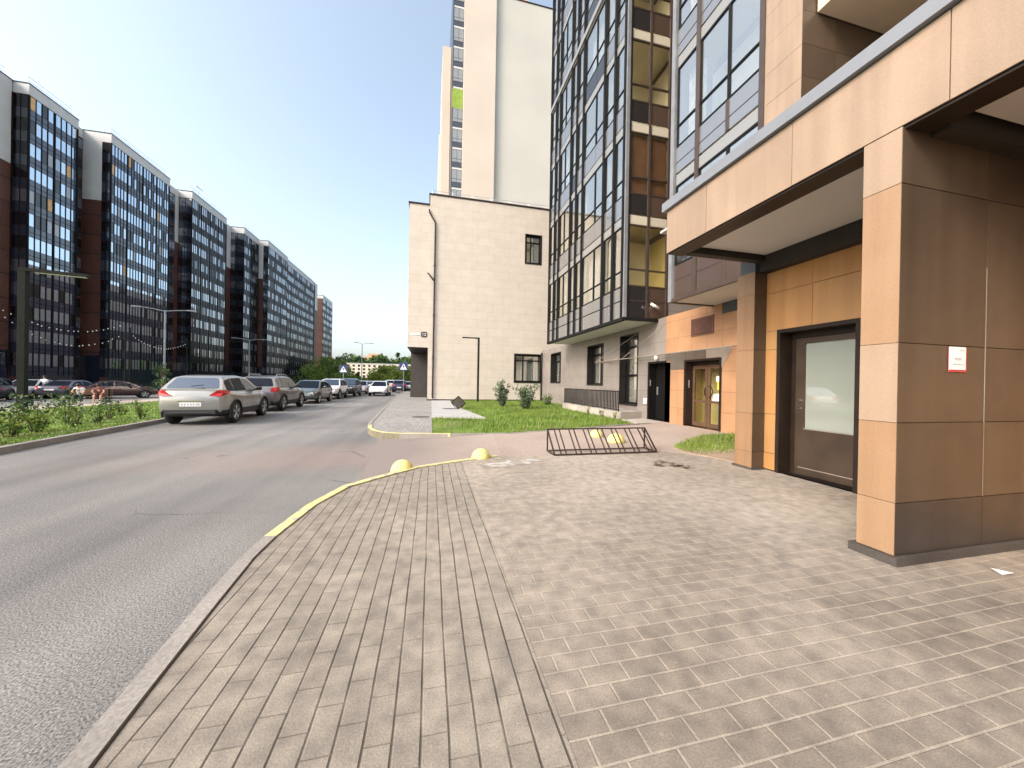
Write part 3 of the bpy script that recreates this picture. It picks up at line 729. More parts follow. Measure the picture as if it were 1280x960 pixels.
# loggia rooms behind the glass
rm = MB()
for k, T in enumerate(tops):
    zf = T - 3.0 if k else 3.80
    rm.box(XG + .10, XB + .85, 11.62, 19.8, zf + .02, zf + .12, 0)
    rm.box(XB + .78, XB + .86, 11.62, 19.8, zf + .12, T + .1, 1 if k == 0 else 0)
    for yy in (13.19, 16.38, 18.4): rm.box(XG + .12, XB + .78, yy - .05, yy + .05, zf + .12, T + .1, 0)
rm.build('loggia_interior', [M['room'], M['room_yellow']], gb)
# near side face of the overhang (facing the camera)
YS = 11.46
def side_glazing(parent, Y, x0, x1, T, low, mids):
    f = MB()
    for u in (T - 2.22, T - 1.62, T): f.box(x0, x1, Y - .01, Y + .05, u - .028, u + .028)
    f.box(x0 - .01, x0 + .02, Y - .012, Y + .052, T - 2.24, T + .02).box(x1 - .02, x1 + .01, Y - .012, Y + .052, T - 2.24, T + .02)
    w = f.build('window', M['mullion_brown'], parent)
    p = MB(); p.box(x0, x1, Y + .018, Y + .026, T - 2.22, T); p.build('pane', M['glass_warm'], w)
    return w
xs = (XG + .12, 7.72, 8.55)
for k, T in enumerate(tops):
    for a, b in zip(xs, xs[1:]):
        side_glazing(gb, YS, a + .04, b - .04, T, 0, 0)
    if k == 1:
        bl_ = MB(); bl_.box(XG + .2, 8.5, YS + .10, YS + .11, T - 2.2, T - .02); bl_.build('brown_blind', simple('brown blind cloth', (.16, .085, .055), .8), gb)
    s = MB(); zt, zb = T - 2.25, (T - 2.96 if k else 3.80)
    for i, (a, b) in enumerate(zip(xs, xs[1:])):
        s.box(a + .04, b - .04, YS + .005, YS + .04, zb, zt, 1 if i else 0)
    if k == 0: s.box(xs[0] + .04, xs[2] - .04, YS - .004, YS + .004, 4.38, 4.42, 2)
    s.build('side_spandrel', [M['spandrel_dark'], M['spandrel_brown'], M['mullion_brown']], gb)
    s = MB()
    for a, b in zip(xs, xs[1:]): s.box(a + .04, b - .04, YS + .006, YS + .04, T + .04, T + .36)
    s.build('side_floor_band', M['cream'], gb)
m_ = MB(); m_.box(XG + .101, XG + .16, YS - .03, YS + .06, 3.78, TB); m_.build('side_mullion', M['mullion'], gb)
for u in (7.72, 8.55):
    m_ = MB(); m_.box(u - .045, u + .045, YS - .03, YS + .06, 3.78, TB); m_.build('side_mullion', M['mullion_brown'], gb)
rp = MB(); rp.box(8.60, 12, YS, YS + .1, 3.78, TB); rp.build('return_wall', M['grey_clad'], gb)
# downpipe at the far corner
g = MB(); g.tube([(XB - .08, 25.25, 3.62), (XB - .10, 25.2, 3.2), (XB - .02 - .08, 25.2, .05)], .06, 10)
tag(g.build('downpipe', M['black_metal'], None, (XB - .1, 25.2, 0), True), 'black downpipe in the corner where beige and grey walls meet', 'downpipe')
g = MB()
for i, p in enumerate([(7.62, 11.36, 4.25), (7.95, 11.36, 4.2)]): pass
g.tube([(8.0, 11.44, 4.22), (7.95, 11.22, 4.16)], .025, 6); g.tube([(7.72, 11.2, 4.26), (8.05, 11.2, 4.12)], .05, 8)
tag(g.build('security_camera', M['paper'], None, (8.0, 11.4, 4.2), True), 'small white camera on the dark panel under the overhang windows', 'camera')

# ------------------------------------------------------------------ ramp, railing
g = MB(); g.prism([(7.12, 12.12), (8.2, 12.42), (8.2, 18.2), (7.12, 18.2)], -.5, .26)
tag(g.build('ramp', M['ramp'], None, (7.6, 15, -.5)), 'pale concrete entrance ramp below the dark railing', 'ramp')
rl = thing('railing', 'dark slatted metal railing on top of the concrete ramp', 'railing', (7.2, 12.4, .26))
g = MB(); g.box(7.18, 7.22, 12.4, 18.15, 1.03, 1.07).box(7.18, 7.22, 12.4, 18.15, .30, .335); g.build('rail', M['mullion'], rl)
n = 46
for i in range(n):
    y = 12.42 + i * (5.7 / (n - 1)); g = MB(); g.box(7.185, 7.215, y - .015, y + .015, .262 if i % 9 == 0 else .336, 1.029); g.build('slat' if i % 9 else 'post', M['mullion'], rl)

# ------------------------------------------------------------------ building A: portico and glazed bay
XA, XF, XW, XP = 6.716, 3.39, 5.214, 8.21
TA = 44.0
ba = thing('apartment_building', 'tan tiled apartment building with a deep entrance portico and glazed bay', 'building', (5.2, 3, 0))
DR = (3.30, 4.27, 0, 2.14)
pj = random.Random(77)
def panels(mb, axis, plane, us, vs, t, gap=.004, m=0, skip=(), mf=None):
    """cladding panels on plane; axis 'x': panels face -x with u=Y; axis 'y': panels face -y with u=X"""
    for i, (a, b) in enumerate(zip(us, us[1:])):
        for j, (c, d) in enumerate(zip(vs, vs[1:])):
            if (i, j) in skip: continue
            mm = mf(i, j) if mf else m; plane_ = plane + pj.uniform(-.002, .0012)
            if axis == 'x': mb.box(plane_, plane + t, a + gap, b - gap, c + gap, d - gap, mm)
            else: mb.box(a + gap, b - gap, plane_, plane + t, c + gap, d - gap, mm)
tan_mats = [M['tan_plain'], M['tan_pale'], M['gap'], tile('tan porcelain panel darker', (.285, .175, .098)), tile('tan porcelain panel redder', (.285, .168, .092)), tile('dark brown porcelain panel', (.086, .059, .0385), .42), tile('umber porcelain panel', (.075, .051, .034), .42), tile('dark base panel', (.040, .031, .027), .42)]
def tone(i, j): return (5, 6)[(i + j) % 2]
# beam (street face) and coping
g = MB(); g.box(XF + .015, 3.66, -7, 4.55, 3.28, 3.89, 2)
panels(g, 'x', XF, [-7, -6, -4.9, -3.8, -2.7, -1.6, -.5, .58, 1.645, 2.71, 3.80, 4.56], [3.275, 3.895], .014, .003, 1)
panels(g, 'y', 4.552, [XF, 4.5, 5.6, 6.7], [3.275, 3.895], .012, .003, 1)
g.build('beam', tan_mats, ba)
g = MB(); g.box(XF - .05, 3.72, -7, 4.62, 3.905, 4.03); g.build('coping', M['grey_metal'], ba)
g = MB(); g.box(XF + .02, XF + .04, -7, 4.55, 3.892, 3.91).box(XF + .02, 3.655, -7, 4.54, 3.255, 3.273); g.build('edge_trim', M['brown_metal'], ba)
# portico roof: white soffit with dark slots round it
g = MB(); g.box(3.66, 8.2, -7, 4.55, 3.45, 3.85, 0); g.build('portico_roof', M['gap'], ba)
g = MB()
for a, b in ((-6.9, 1.74), (2.25, 4.40)): g.box(3.72, 5.02, a, b, 3.36, 3.44)
g.build('soffit', M['soffit'], ba)
g = MB(); g.box(5.04, 5.20, -6.9, 4.5, 3.12, 3.40).box(3.70, 5.2, 4.42, 4.53, 3.27, 3.40).box(3.68, 5.2, 1.78, 1.884, 3.235, 3.40).box(3.68, 5.2, 2.13, 2.24, 3.2, 3.40)
g.build('dark_reveal', M['gap'], ba)
# first fin wall
fz = [.065, .458, 1.06, 1.66, 2.85, 3.27]
def fin(y0, y1, parent, zt=3.27):
    g = MB(); g.box(XF + .012, XW, y0 + .012, y1 - .012, .06, zt, 2)
    panels(g, 'x', XF, [y0, y1], fz, .014, .002, 0, mf=lambda i, j: (0, 3, 1, 0, 1)[j])
    panels(g, 'y', y0, [XF, 4.36, XW], fz, .014, .003, 0, mf=lambda i, j: 7 if j == 0 else tone(i, j))
    panels(g, 'y', y1 - .014, [XF, 4.36, XW], fz, .014, .003, 0, mf=tone)
    f = g.build('fin_wall', tan_mats, parent)
    g = MB(); g.box(XF - .035, XW, y0 - .035, y1 + .035, -.02, .062); g.build('plinth', M['plinth'], f)
    g = MB(); g.box(4.357, 4.363, y0 - .003, y0 + .003, .46, 2.3); g.build('sealant_line', M['sealant'], f)
    return f
fin(1.886, 2.125, ba); fin(-2.6, -2.36, ba)
# portico wall with its door opening
g = MB(); hole_wall(g, XW, -7, 4.53, -.05, 3.14, [DR], .22, 2, 8)
us = [2.13, 3.83, 4.53]
panels(g, 'x', XW - .014, [2.13, 3.83, 4.53], [2.785, 3.12], .013, .003, 0, mf=lambda i, j: 9)
panels(g, 'x', XW - .014, [2.13, 3.83, 4.53], [2.19, 2.785], .013, .003, 0, mf=lambda i, j: 9 if i else 10)
panels(g, 'x', XW - .014, [4.32, 4.53], [.02, .277, .89, 1.9, 2.19], .013, .003, 0, mf=lambda i, j: (9, 10)[j % 2])
panels(g, 'x', XW - .014, [2.13, 3.245], [.02, .277, .89, 1.9, 2.19], .013, .003, 0, mf=lambda i, j: (9, 10)[j % 2])
panels(g, 'x', XW - .014, [-7, -5.8, -4.6, -3.4, -2.2, -1, .2, 1.4, 1.88], [.02, .458, 1.06, 1.66, 2.85, 3.12], .013, .003, 0, mf=lambda i, j: (9, 10)[(i + j) % 2])
g.build('portico_wall', tan_mats + [M['brown_metal'], tile('orange porcelain panel', (.42, .222, .082), .38), tile('orange tan porcelain panel', (.42, .232, .092), .38)], ba)
# second pillar
g = MB(); g.box(4.972, XW - .014, 4.53, 4.82, -.02, 3.14, 2)
cz = [.03, .277, .89, 1.9, 2.785, 3.14]
panels(g, 'x', 4.96, [4.515, 4.835], cz, .014, .002, 0, mf=lambda i, j: (4, 4, 3, 4, 0)[j])
panels(g, 'y', 4.515, [4.96, XW - .016], cz, .013, .002, 0, mf=tone)
pl = g.build('pillar', tan_mats, ba)
g = MB(); g.box(4.93, XW - .02, 4.49, 4.86, -.02, .03); g.build('plinth', M['plinth'], pl)
g = MB(); g.box(4.99, XW - .02, 4.54, 4.81, 3.14, 3.44); g.build('capital', simple('slate blue capital', (.09, .10, .115), .5), pl)
# end wall (beyond the pillar) closing the ground floor
g = MB(); g.box(XW, 8.2, 4.54, 4.66, -.05, 3.44); g.build('end_wall', M['tan'], ba)
# entrance door in the portico
D = XW + .20
f = MB(); ya, yb, zt = DR[0], DR[1], DR[3]
f.box(XW - .03, XW + .0, ya - .055, ya, -.0, zt + .055).box(XW - .03, XW + .0, yb, yb + .055, 0, zt + .055).box(XW - .03, XW + .0, ya, yb, zt, zt + .055)
f.box(D, D + .06, ya + .002, ya + .07, .02, zt - .002).box(D, D + .06, yb - .07, yb - .002, .02, zt - .002).box(D, D + .06, ya + .07, yb - .07, zt - .08, zt - .002)
dd = f.build('door_frame', M['brown_metal'], ba)
f = MB(); L0, L1 = ya + .075, yb - .075
f.box(D - .01, D + .05, L0, L1, .02, .70).box(D - .01, D + .05, L0, L0 + .05, .70, 2.05).box(D - .01, D + .05, L1 - .13, L1, .70, 2.05).box(D - .01, D + .05, L0 + .05, L1 - .13, 1.97, 2.05)
lf = f.build('door', M['door_brown'], ba)
f = MB(); f.box(D + .01, D + .02, L0 + .05, L1 - .13, .70, 1.97); f.build('pane', M['glass_entry'], lf)
f = MB(); f.box(D - .018, D - .011, L0 + .02, L1 - .05, .115, .128).box(D - .018, D - .011, L0 + .045, L1 - .13, .695, .71); f.build('trim', M['sealant'], lf)
f = MB(); f.lathe([(0, -.02), (.018, -.02), (.018, 0)], (D - .011, L1 - .07, 1.12), 10, 'x'); f.lathe([(0, -.02), (.014, -.02), (.014, 0)], (D - .011, L1 - .07, 1.0), 10, 'x'); f.build('lock', M['chrome'], lf)
# upper storeys: glazed bay over the portico
XR = 8.93
g = MB(); g.box(XA + 1.25, 18, 5.24, 8.78, 3.8, TA, 0)
panels(g, 'x', XA, [5.22, 6.03], [3.80] + [4.7 + .62 * k for k in range(64)], .02, .003, 1)
g.box(XA + .02, XA + 1.3, 5.24, 6.03, 3.8, TA, 2)
panels(g, 'y', 5.22, [XA, 7.57, XR], [3.9] + [4.73 + .62 * k for k in range(63)], .02, .003, 0, mf=tone)
g.box(XR, 18, -8, 5.22, 3.8, TA, 5)
g.build('upper_wall', tan_mats, ba)
g = MB(); g.box(XA + .041, XP - .01, 4.7, 8.799, 3.73, 3.80); g.build('bay_soffit', M['soffit'], ba)
g = MB(); g.box(XA - .05, XA + .12, 8.74, 8.88, 3.72, TA); g.build('corner_post', M['mullion_light'], ba)
g = MB(); g.box(XA - .04, XA + .04, 4.7, 8.88, 3.70, 3.79).box(XA + .04, XP - .01, 8.80, 8.885, 3.70, 3.79); g.build('bottom_flashing', M['mullion_brown'], ba)
acols = [(7.88, 8.74, 0), (6.03, 7.88, 6.92)]
for u in (6.03, 7.88):
    g = MB(); g.box(XA - .03, XA + .08, u - .06, u + .06, 3.78, TA); g.build('mullion', M['mullion_brown'], ba)
atops = [6.97 + 3.36 * k for k in range(11)]
for k, T in enumerate(atops):
    for a, b, mid in acols:
        w = loggia_pane(ba, XA, a, b, T, mid)
        if k in (1, 2) and mid == 0:
            c = MB(); n = 14
            pp = [(XA + .35 + .03 * (i % 2), a + .1 + (b - a - .2) * i / n) for i in range(n + 1)]
            for u, v2 in zip(pp, pp[1:]): c.poly([(u[0], u[1], T - 2.1), (v2[0], v2[1], T - 2.1), (v2[0], v2[1], T - .1), (u[0], u[1], T - .1)])
            c.build('curtain', M['curtain'], w)
    zt, zb = T - 2.25, (T - 2.96 if k else 3.80)
    s = MB()
    for a, b, mid in acols:
        for (u, v2) in (((a, mid), (mid, b)) if mid else ((a, b),)):
            s.box(XA + .02, XA + .05, u + .06, v2 - .03, zb, zt, 0 if k else 1)  # lowest band brown: a reflection painted into the panel colour
            s.box(XA + .012, XA + .019, u + .06, v2 - .03, (zb + .28 if k else 4.3), (zb + .30 if k else 4.33), 2)
    s.box(XA + .004, XA + .06, 6.885, 6.985, zb, zt, 2)
    s.build('spandrel_band', [M['spandrel_grey'], M['spandrel_brown'], M['mullion_brown']], ba)
    s = MB()
    for a, b, mid in acols: s.box(XA + .012, XA + .055, a + .06, b - .06, T + .035, T + .33)
    s.build('floor_band', M['band'], ba)
rm = MB()
for k, T in enumerate(atops):
    zf = T - 3.0 if k else 3.82
    rm.box(XA + .10, XA + 1.22, 6.1, 8.7, zf + .02, zf + .12); rm.box(XA + 1.19, XA + 1.245, 6.1, 8.7, zf + .12, T + .1)
rm.build('loggia_interior', M['room'], ba)
# recessed balconies beside the bay
for k in range(11):
    z = 5.10 + 3.36 * k
    g = MB(); g.box(7.05, XR, -7.5, 5.20, z, z + .22)
    bl = g.build('balcony', M['balcony'], ba)
    g = MB(); g.box(7.05, 7.15, -7.5, 5.20, z + .22, z + 1.25); g.build('parapet', M['tan_pale'], bl)
g = MB(); g.box(3.72, XR, -7.5, 5.18, 3.86, 3.90); g.build('terrace', M['slab'], ba)
g = MB(); g.box(XA, 18, -8.0, -7.52, 3.9, TA); g.build('far_side_wall', M['tan'], ba)

# rear court wall between the two buildings with the glass entrance
cw = thing('courtyard_wall', 'orange tan tiled wall with louvre and glass entrance between the two buildings', 'wall', (8.21, 8, 0))
GD = (8.55, 9.95, 0, 2.1)
g = MB(); hole_wall(g, XB, 4.66, 11.0, -.05, 3.79, [GD, (10.72, 11.0, 0, 2.13)], .34)
g.box(XB + .75, 18, 4.66, 11.0, 2.2, 3.79, 0); g.build('wall', [M['orange_clad'], M['brown_metal']], cw)
g = MB(); z0, z1 = 1.86, 2.47      # cast shadow over the doors, painted as thin darker panels
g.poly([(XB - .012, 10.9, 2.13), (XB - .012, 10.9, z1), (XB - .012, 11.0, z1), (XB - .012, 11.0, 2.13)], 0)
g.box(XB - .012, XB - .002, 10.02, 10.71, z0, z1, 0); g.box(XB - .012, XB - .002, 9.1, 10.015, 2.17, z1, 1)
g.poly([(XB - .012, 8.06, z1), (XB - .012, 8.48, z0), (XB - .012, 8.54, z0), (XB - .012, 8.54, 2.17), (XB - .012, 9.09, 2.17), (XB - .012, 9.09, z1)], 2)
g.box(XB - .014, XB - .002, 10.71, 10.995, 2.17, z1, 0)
g.build('painted_shadow', [M['shadow_grey_dark'], simple('umber painted shadow', (.12, .09, .07), .4), M['shadow_grey_light']], cw)
lv = MB(); y0, y1, za, zb = 8.8, 9.72, 2.9, 3.46
lv.box(XB - .035, XB - .002, y0, y0 + .04, za, zb).box(XB - .035, XB - .002, y1 - .04, y1, za, zb).box(XB - .035, XB - .002, y0 + .04, y1 - .04, za, za + .04).box(XB - .035, XB - .002, y0 + .04, y1 - .04, zb - .04, zb)
lv.box(XB - .006, XB - .002, y0 + .04, y1 - .04, za + .04, zb - .04, 1)
for i in range(9):
    z = za + .06 + i * .052; lv.poly([(XB - .034, y0 + .04, z), (XB - .034, y1 - .04, z), (XB - .010, y1 - .04, z + .045), (XB - .010, y0 + .04, z + .045)])
lv.build('louvre', [simple('brown louvre metal', (.16, .075, .05), .45), M['gap']], cw)
g = MB(); g.box(XB - .02, XB - .002, 7.1, 8.5, 3.42, 3.785); g.build('dark_recess', simple('slate recess panel', (.06, .07, .08), .5), cw)
# glass double door
D = XB + .26; ya, yb, zt = GD[0], GD[1], GD[3]
f = MB(); f.box(XB - .03, XB - .002, ya - .06, ya, 0, zt + .06).box(XB - .03, XB - .002, yb, yb + .06, 0, zt + .06).box(XB - .03, XB - .002, ya, yb, zt, zt + .06)
f.box(D, D + .06, ya, yb, zt - .12, zt)
fr = f.build('door_frame', M['brown_metal'], cw)
for i, (a, b) in enumerate(((ya + .01, ya + .74), (ya + .76, yb - .01))):
    f = MB(); t = .09
    f.box(D, D + .05, a, a + t, .02, zt - .13).box(D, D + .05, b - t, b, .02, zt - .13).box(D, D + .05, a + t, b - t, .02, .14).box(D, D + .05, a + t, b - t, zt - .24, zt - .13).box(D, D + .05, a + t, b - t, .78, .86)
    lf = f.build('door', simple('umber door profile', (.11, .062, .035), .4), cw)
    f = MB(); f.box(D + .02, D + .03, a + t, b - t, .14, zt - .24); f.build('pane', M['glass_door'], lf)
    f = MB(); yy = b - .045 if i == 0 else a + .045; s = -1 if i == 0 else 1
    f.tube([(D - .01, yy, 1.30), (D - .07, yy + s * .16, 1.31), (D - .08, yy + s * .25, 1.15), (D - .07, yy + s * .16, .98), (D - .01, yy, .98)] if i == 0 else [(D - .01, yy, 1.25), (D - .05, yy, 1.2), (D - .05, yy, 1.05), (D - .01, yy, 1.0)], .014, 7); f.build('handle', M['black_metal'], lf)
f = MB(); f.box(XB + .10, XB + .13, yb - .025, yb - .004, 1.25, 1.5); f.build('entry_phone', M['steel'], cw)
f = MB(); f.box(XB + .9, XB + .95, 8.3, 10.3, 0, 2.6, 0).box(XB + .4, XB + .95, 8.3, 8.36, 0, 2.6, 0).box(XB + .4, XB + .95, 10.24, 10.3, 0, 2.6, 0).box(XB + .38, XB + .95, 8.3, 10.3, -.03, -.004, 1)
f.build('lobby_interior', [M['room_yellow'], M['slab']], cw)
f = MB(); f.box(D - .008, D - .003, ya + .13, ya + .40, 1.45, 1.62, 0).box(D - .008, D - .003, ya + .12, ya + .36, 1.20, 1.45, 1)
tag(f.build('notice', [M['paper'], M['yellow_sign']], None, (D, ya + .26, 1.2)), 'yellow and white notice on the right leaf of the glass door', 'notice')
f = MB(); f.poly([(D - .006, ya + .10, .86), (D - .006, ya + .55, .86), (D - .006, ya + .48, 1.07), (D - .006, ya + .13, 1.10)])
f.poly([(D - .004, ya + .10, .86), (D - .004, ya + .13, 1.10), (D - .004, ya + .48, 1.07), (D - .004, ya + .55, .86)])
tag(f.build('paper_notice', M['paper'], None, (D, ya + .3, .86)), 'white sheet of paper below the door handle on the glass door', 'notice')
# canopy of wire and thin bars over the two doors
cn = thing('door_canopy', 'thin pale canopy frame on two tie rods above the black door', 'canopy', (8.2, 11, 2.3))
g = MB(); g.tube([(7.4, 14.9, 2.33), (7.4, 7.35, 2.34)], .018, 6); g.tube([(7.4, 14.9, 2.33), (8.19, 14.9, 2.33)], .018, 6); g.tube([(7.4, 7.35, 2.34), (8.19, 7.35, 2.34)], .018, 6); g.build('frame', M['sealant'], cn)
g = MB(); g.tube([(8.2, 12.61, 3.46), (7.4, 14.86, 2.34)], .012, 6); g.build('tie_rod', M['sealant'], cn)
g = MB(); g.tube([(8.2, 11.2, 3.47), (7.4, 12.6, 2.34)], .012, 6); g.build('tie_rod', M['sealant'], cn)
g = MB(); g.box(7.4, 8.19, 7.4, 14.86, 2.345, 2.353); g.build('sheet', glass('clear canopy sheet', (.93, .93, .92), .01, .02), cn)
# poster on the fin wall
ps = thing('poster', 'white sheet with red border stuck on the near brown wall', 'poster', (4.02, 1.883, 1.46))
g = MB(); g.box(3.925, 4.125, 1.878, 1.883, 1.455, 1.645); g.build('border', M['red_tape'], ps)
g = MB(); g.box(3.922, 4.106, 1.874, 1.8775, 1.472, 1.65); g.build('sheet', M['paper'], ps)
g = MB()
for a, b, z in ((3.97, 4.06, 1.56), (3.955, 4.07, 1.512), (4.03, 4.085, 1.62), (3.98, 4.05, 1.548)): g.box(a, b, 1.872, 1.8738, z, z + .006)
g.box(4.078, 4.086, 1.872, 1.8738, 1.495, 1.53); g.build('print', M['ink'], ps)

# ------------------------------------------------------------------ beige building
YW = 25.4
bw = thing('beige_building', 'three-storey beige tiled building with a dark passage at its left corner', 'building', (4, 25.4, 0))
UW, LW = (6.79, 7.96, 10.36, 12.46), (6.09, 8.18, 1.39, 3.44)
g = MB(); X0, X1, Z1 = -.245, 8.6, 14.5
holes = [UW, LW]
xs_ = sorted({X0, X1} | {h[0] for h in holes} | {h[1] for h in holes}); zs_ = sorted({-.5, Z1} | {h[2] for h in holes} | {h[3] for h in holes})
for a, b in zip(xs_, xs_[1:]):
    for c, d in zip(zs_, zs_[1:]):
        if any(h[0] <= a and b <= h[1] and h[2] <= c and d <= h[3] for h in holes): continue
        g.poly([(a, YW, c), (b, YW, c), (b, YW, d), (a, YW, d)])
for a, b, c, d in holes:
    e = YW + .3
    g.poly([(a, YW, c), (a, e, c), (a, e, d), (a, YW, d)], 1); g.poly([(b, YW, c), (b, YW, d), (b, e, d), (b, e, c)], 1)
    g.poly([(a, YW, d), (a, e, d), (b, e, d), (b, YW, d)], 1); g.poly([(a, YW, c), (b, YW, c), (b, e, c), (a, e, c)], 1)
g.poly([(X0, YW, -.5), (X0, 46, -.5), (X0, 46, Z1), (X0, YW, Z1)]); g.poly([(X0, YW, Z1 - .3), (X0, 46, Z1 - .3), (22, 46, Z1 - .3), (22, YW, Z1 - .3)], 0)
g.poly([(X1, YW, 3.9), (22, YW, 3.9), (22, YW, Z1), (X1, YW, Z1)])
g.box(X0 + .4, 20, YW + .9, 45, -.4, Z1 - .4, 0)
g.build('wall', [M['beige_clad'], M['black_metal']], bw)
g = MB(); g.box(-1.65, X0 - .004, YW + .12, 45, 3.72, 13.8); g.build('side_wing', M['beige_clad'], bw)
g = MB(); g.box(-1.68, X0 - .006, 30.4, 44, -.5, 3.715).box(X0 - .04, X0 - .006, 25.6, 30.4, -.5, 3.715); g.build('passage_wall', simple('dark umber cladding', (.052, .042, .038), .5), bw)
g = MB(); g.box(-1.66, X0 - .01, YW + .2, 30.4, 3.68, 3.716); g.build('passage_soffit', M['brown_metal'], bw)
g = MB(); g.box(-.32, 8.6, YW - .05, YW + .1, Z1, Z1 + .10).box(-1.72, X0 - .04, YW + .06, YW + .2, 13.8, 13.9).box(-.32, -.2, YW + .1, 46, Z1, Z1 + .1).box(-1.72, -1.6, YW + .2, 45, 13.8, 13.9); g.build('coping', M['brown_metal'], bw)
g = MB(); g.box(X0 - .01, 8.2, YW - .03, YW - .002, -.1, .06); g.build('plinth', M['gap'], bw)
g = MB()
for z in (14.98, 14.8): g.tube([(-.1, YW + .3, z), (8.6, YW + .3, z)], .018, 5)
for i in range(7): g.tube([(-.1 + i * 1.42, YW + .3, 14.5), (-.1 + i * 1.42, YW + .3, 14.98)], .018, 5)
g.build('roof_railing', M['steel'], bw)
def front_window(xa, xb, za, zb, bars, parent):
    e = YW + .14; t = .11; f = MB()
    f.box(xa, xa + t, e, e + .08, za, zb).box(xb - t, xb, e, e + .08, za, zb).box(xa + t, xb - t, e, e + .08, za, za + t).box(xa + t, xb - t, e, e + .08, zb - t, zb)
    for k, u in bars:
        if k == 'x': f.box(u - .05, u + .05, e + .002, e + .078, za + t, zb - t)
        else: f.box(xa + t, xb - t, e + .004, e + .076, u - .05, u + .05)
    f.box(xa - .07, xa, YW - .03, YW - .002, za - .07, zb + .07).box(xb, xb + .07, YW - .03, YW - .002, za - .07, zb + .07).box(xa, xb, YW - .03, YW - .002, zb, zb + .07).box(xa, xb, YW - .05, YW - .002, za - .07, za)
    w = f.build('window', M['black_metal'], parent)
    p = MB(); p.box(xa + t, xb - t, e + .03, e + .04, za + t, zb - t); p.build('pane', M['glass'], w)
    c = MB(); n = 20
    pp = [(xa + (xb - xa) * i / n, YW + .34 + .03 * (i % 2)) for i in range(n + 1)]
    for u, v in zip(pp, pp[1:]): c.poly([(u[0], u[1], za), (v[0], v[1], za), (v[0], v[1], zb), (u[0], u[1], zb)])
    c.build('curtain', M['curtain'], w)
front_window(*UW, [('z', 11.95), ('x', 7.2)], bw); front_window(*LW, [('z', 3.0), ('x', 6.75)], bw)
g = MB(); g.tube([(-.30, YW - .09, 13.42), (-.28, YW - .09, 13.2), (.12, YW - .09, 12.55), (.13, YW - .09, 12.3), (.11, YW - .09, .25), (.16, YW - .12, .12)], .055, 10)
g.tube([(-.34, YW - .09, 8.95), (.11, YW - .09, 8.42)], .05, 8)
for z in (3, 6, 9.5): g.box(.03, .2, YW - .1, YW - .002, z, z + .04)
tag(g.build('downpipe', M['brown_metal'], None, (.11, YW, 0), True), 'brown downpipe with a bent top on the beige front', 'downpipe')
nb = thing('house_plate', 'dark house number plate with a white street name strip on the beige corner', 'sign', (-.5, 25.4, 4.6))
g = MB(); g.box(-.73, -.34, YW + .07, YW + .115, 4.46, 4.82); g.build('number_plate', simple('dark plate', (.04, .03, .028), .4), nb)
g = MB(); g.box(-1.5, -.78, YW + .09, YW + .115, 4.58, 4.70); g.build('name_strip', M['sign_white'], nb)
cu = bpy.data.curves.new('number', 'FONT'); cu.body = '12'; cu.size = .3; cu.align_x = 'CENTER'; cu.extrude = .003
tmp = bpy.data.objects.new('number', cu); COL.objects.link(tmp)
dg = bpy.context.evaluated_depsgraph_get(); dg.update()
me = bpy.data.meshes.new_from_object(tmp.evaluated_get(dg)); bpy.data.objects.remove(tmp)
me.materials.clear(); me.materials.append(M['sign_white'])
o = bpy.data.objects.new('number', me); COL.objects.link(o); o.parent = nb; o.rotation_euler = (R(90), 0, 0); o.location = (-.535 + .5, YW + .066 - 25.4, 4.535 - 4.6)
# L-shaped lamp in front of the beige wall
def l_lamp(x, y, z, h, arm, w, label, rz=0):
    t = thing('street_lamp', label, 'street lamp', (x, y, z), rz, None, world=False)
    g = MB(); g.box(-w / 2, w / 2, -w / 2, w / 2, 0, h - w * .6); g.build('pole', M['pole_dark'], t, bevel=.01)
    g = MB(); a, b = min(0, arm), max(0, arm); g.box(a - (w / 2 if arm > 0 else 0), b + (w / 2 if arm < 0 else 0), -w / 2 - .004, w / 2 + .004, h - w * .6, h); ar = g.build('arm', M['pole_dark'], t)
    g = MB(); g.box(a + (.25 if arm > 0 else .05), b - (.05 if arm > 0 else .25), -w * .35, w * .35, h - w * .6 - .012, h - w * .6 - .002); g.build('diffuser', M['lamp_glass'], ar)
    g = MB(); g.box(-w, w, -w, w, -.02, .03); g.build('base_plate', M['pole_dark'], t)
    return t
l_lamp(3.11, 23.6, -.04, 4.38, -1.1, .13, 'thin dark L-shaped lamp before the beige wall')
l_lamp(-12.45, 14.1, lz(-12.4), 4.85, 1.42, .17, 'square dark lamp post with a flat arm on the left lawn', R(13))
# tilted broken panel box on the slab
bx = thing('crate', 'dark tilted wire crate standing on its corner on the concrete slab', 'crate', (1.35, 17.3, -.02), R(25), world=False)
g = MB(); s = .42
g.poly([(-.42, 0, .34), (0, 0, .02), (.38, 0, .28), (-.02, 0, .64)]); g.poly([(-.42, .05, .34), (-.02, .05, .64), (.38, .05, .28), (0, .05, .02)]); g.build('panel', M['gravel_grey'], bx)
g = MB()
for a, b in (((-.42, 0, .34), (0, 0, .02)), ((0, 0, .02), (.38, 0, .28)), ((.38, 0, .28), (-.02, 0, .64)), ((-.02, 0, .64), (-.42, 0, .34)), ((0, 0, .02), (.05, .42, .02)), ((.38, 0, .28), (.43, .42, .05)), ((-.02, 0, .64), (.40, .40, .42)), ((.43, .42, .05), (.40, .40, .42)), ((.05, .42, .02), (.43, .42, .05)), ((-.42, 0, .34), (.05, .42, .02))): g.tube([a, b], .014, 6)
g.build('frame', M['mullion'], bx)

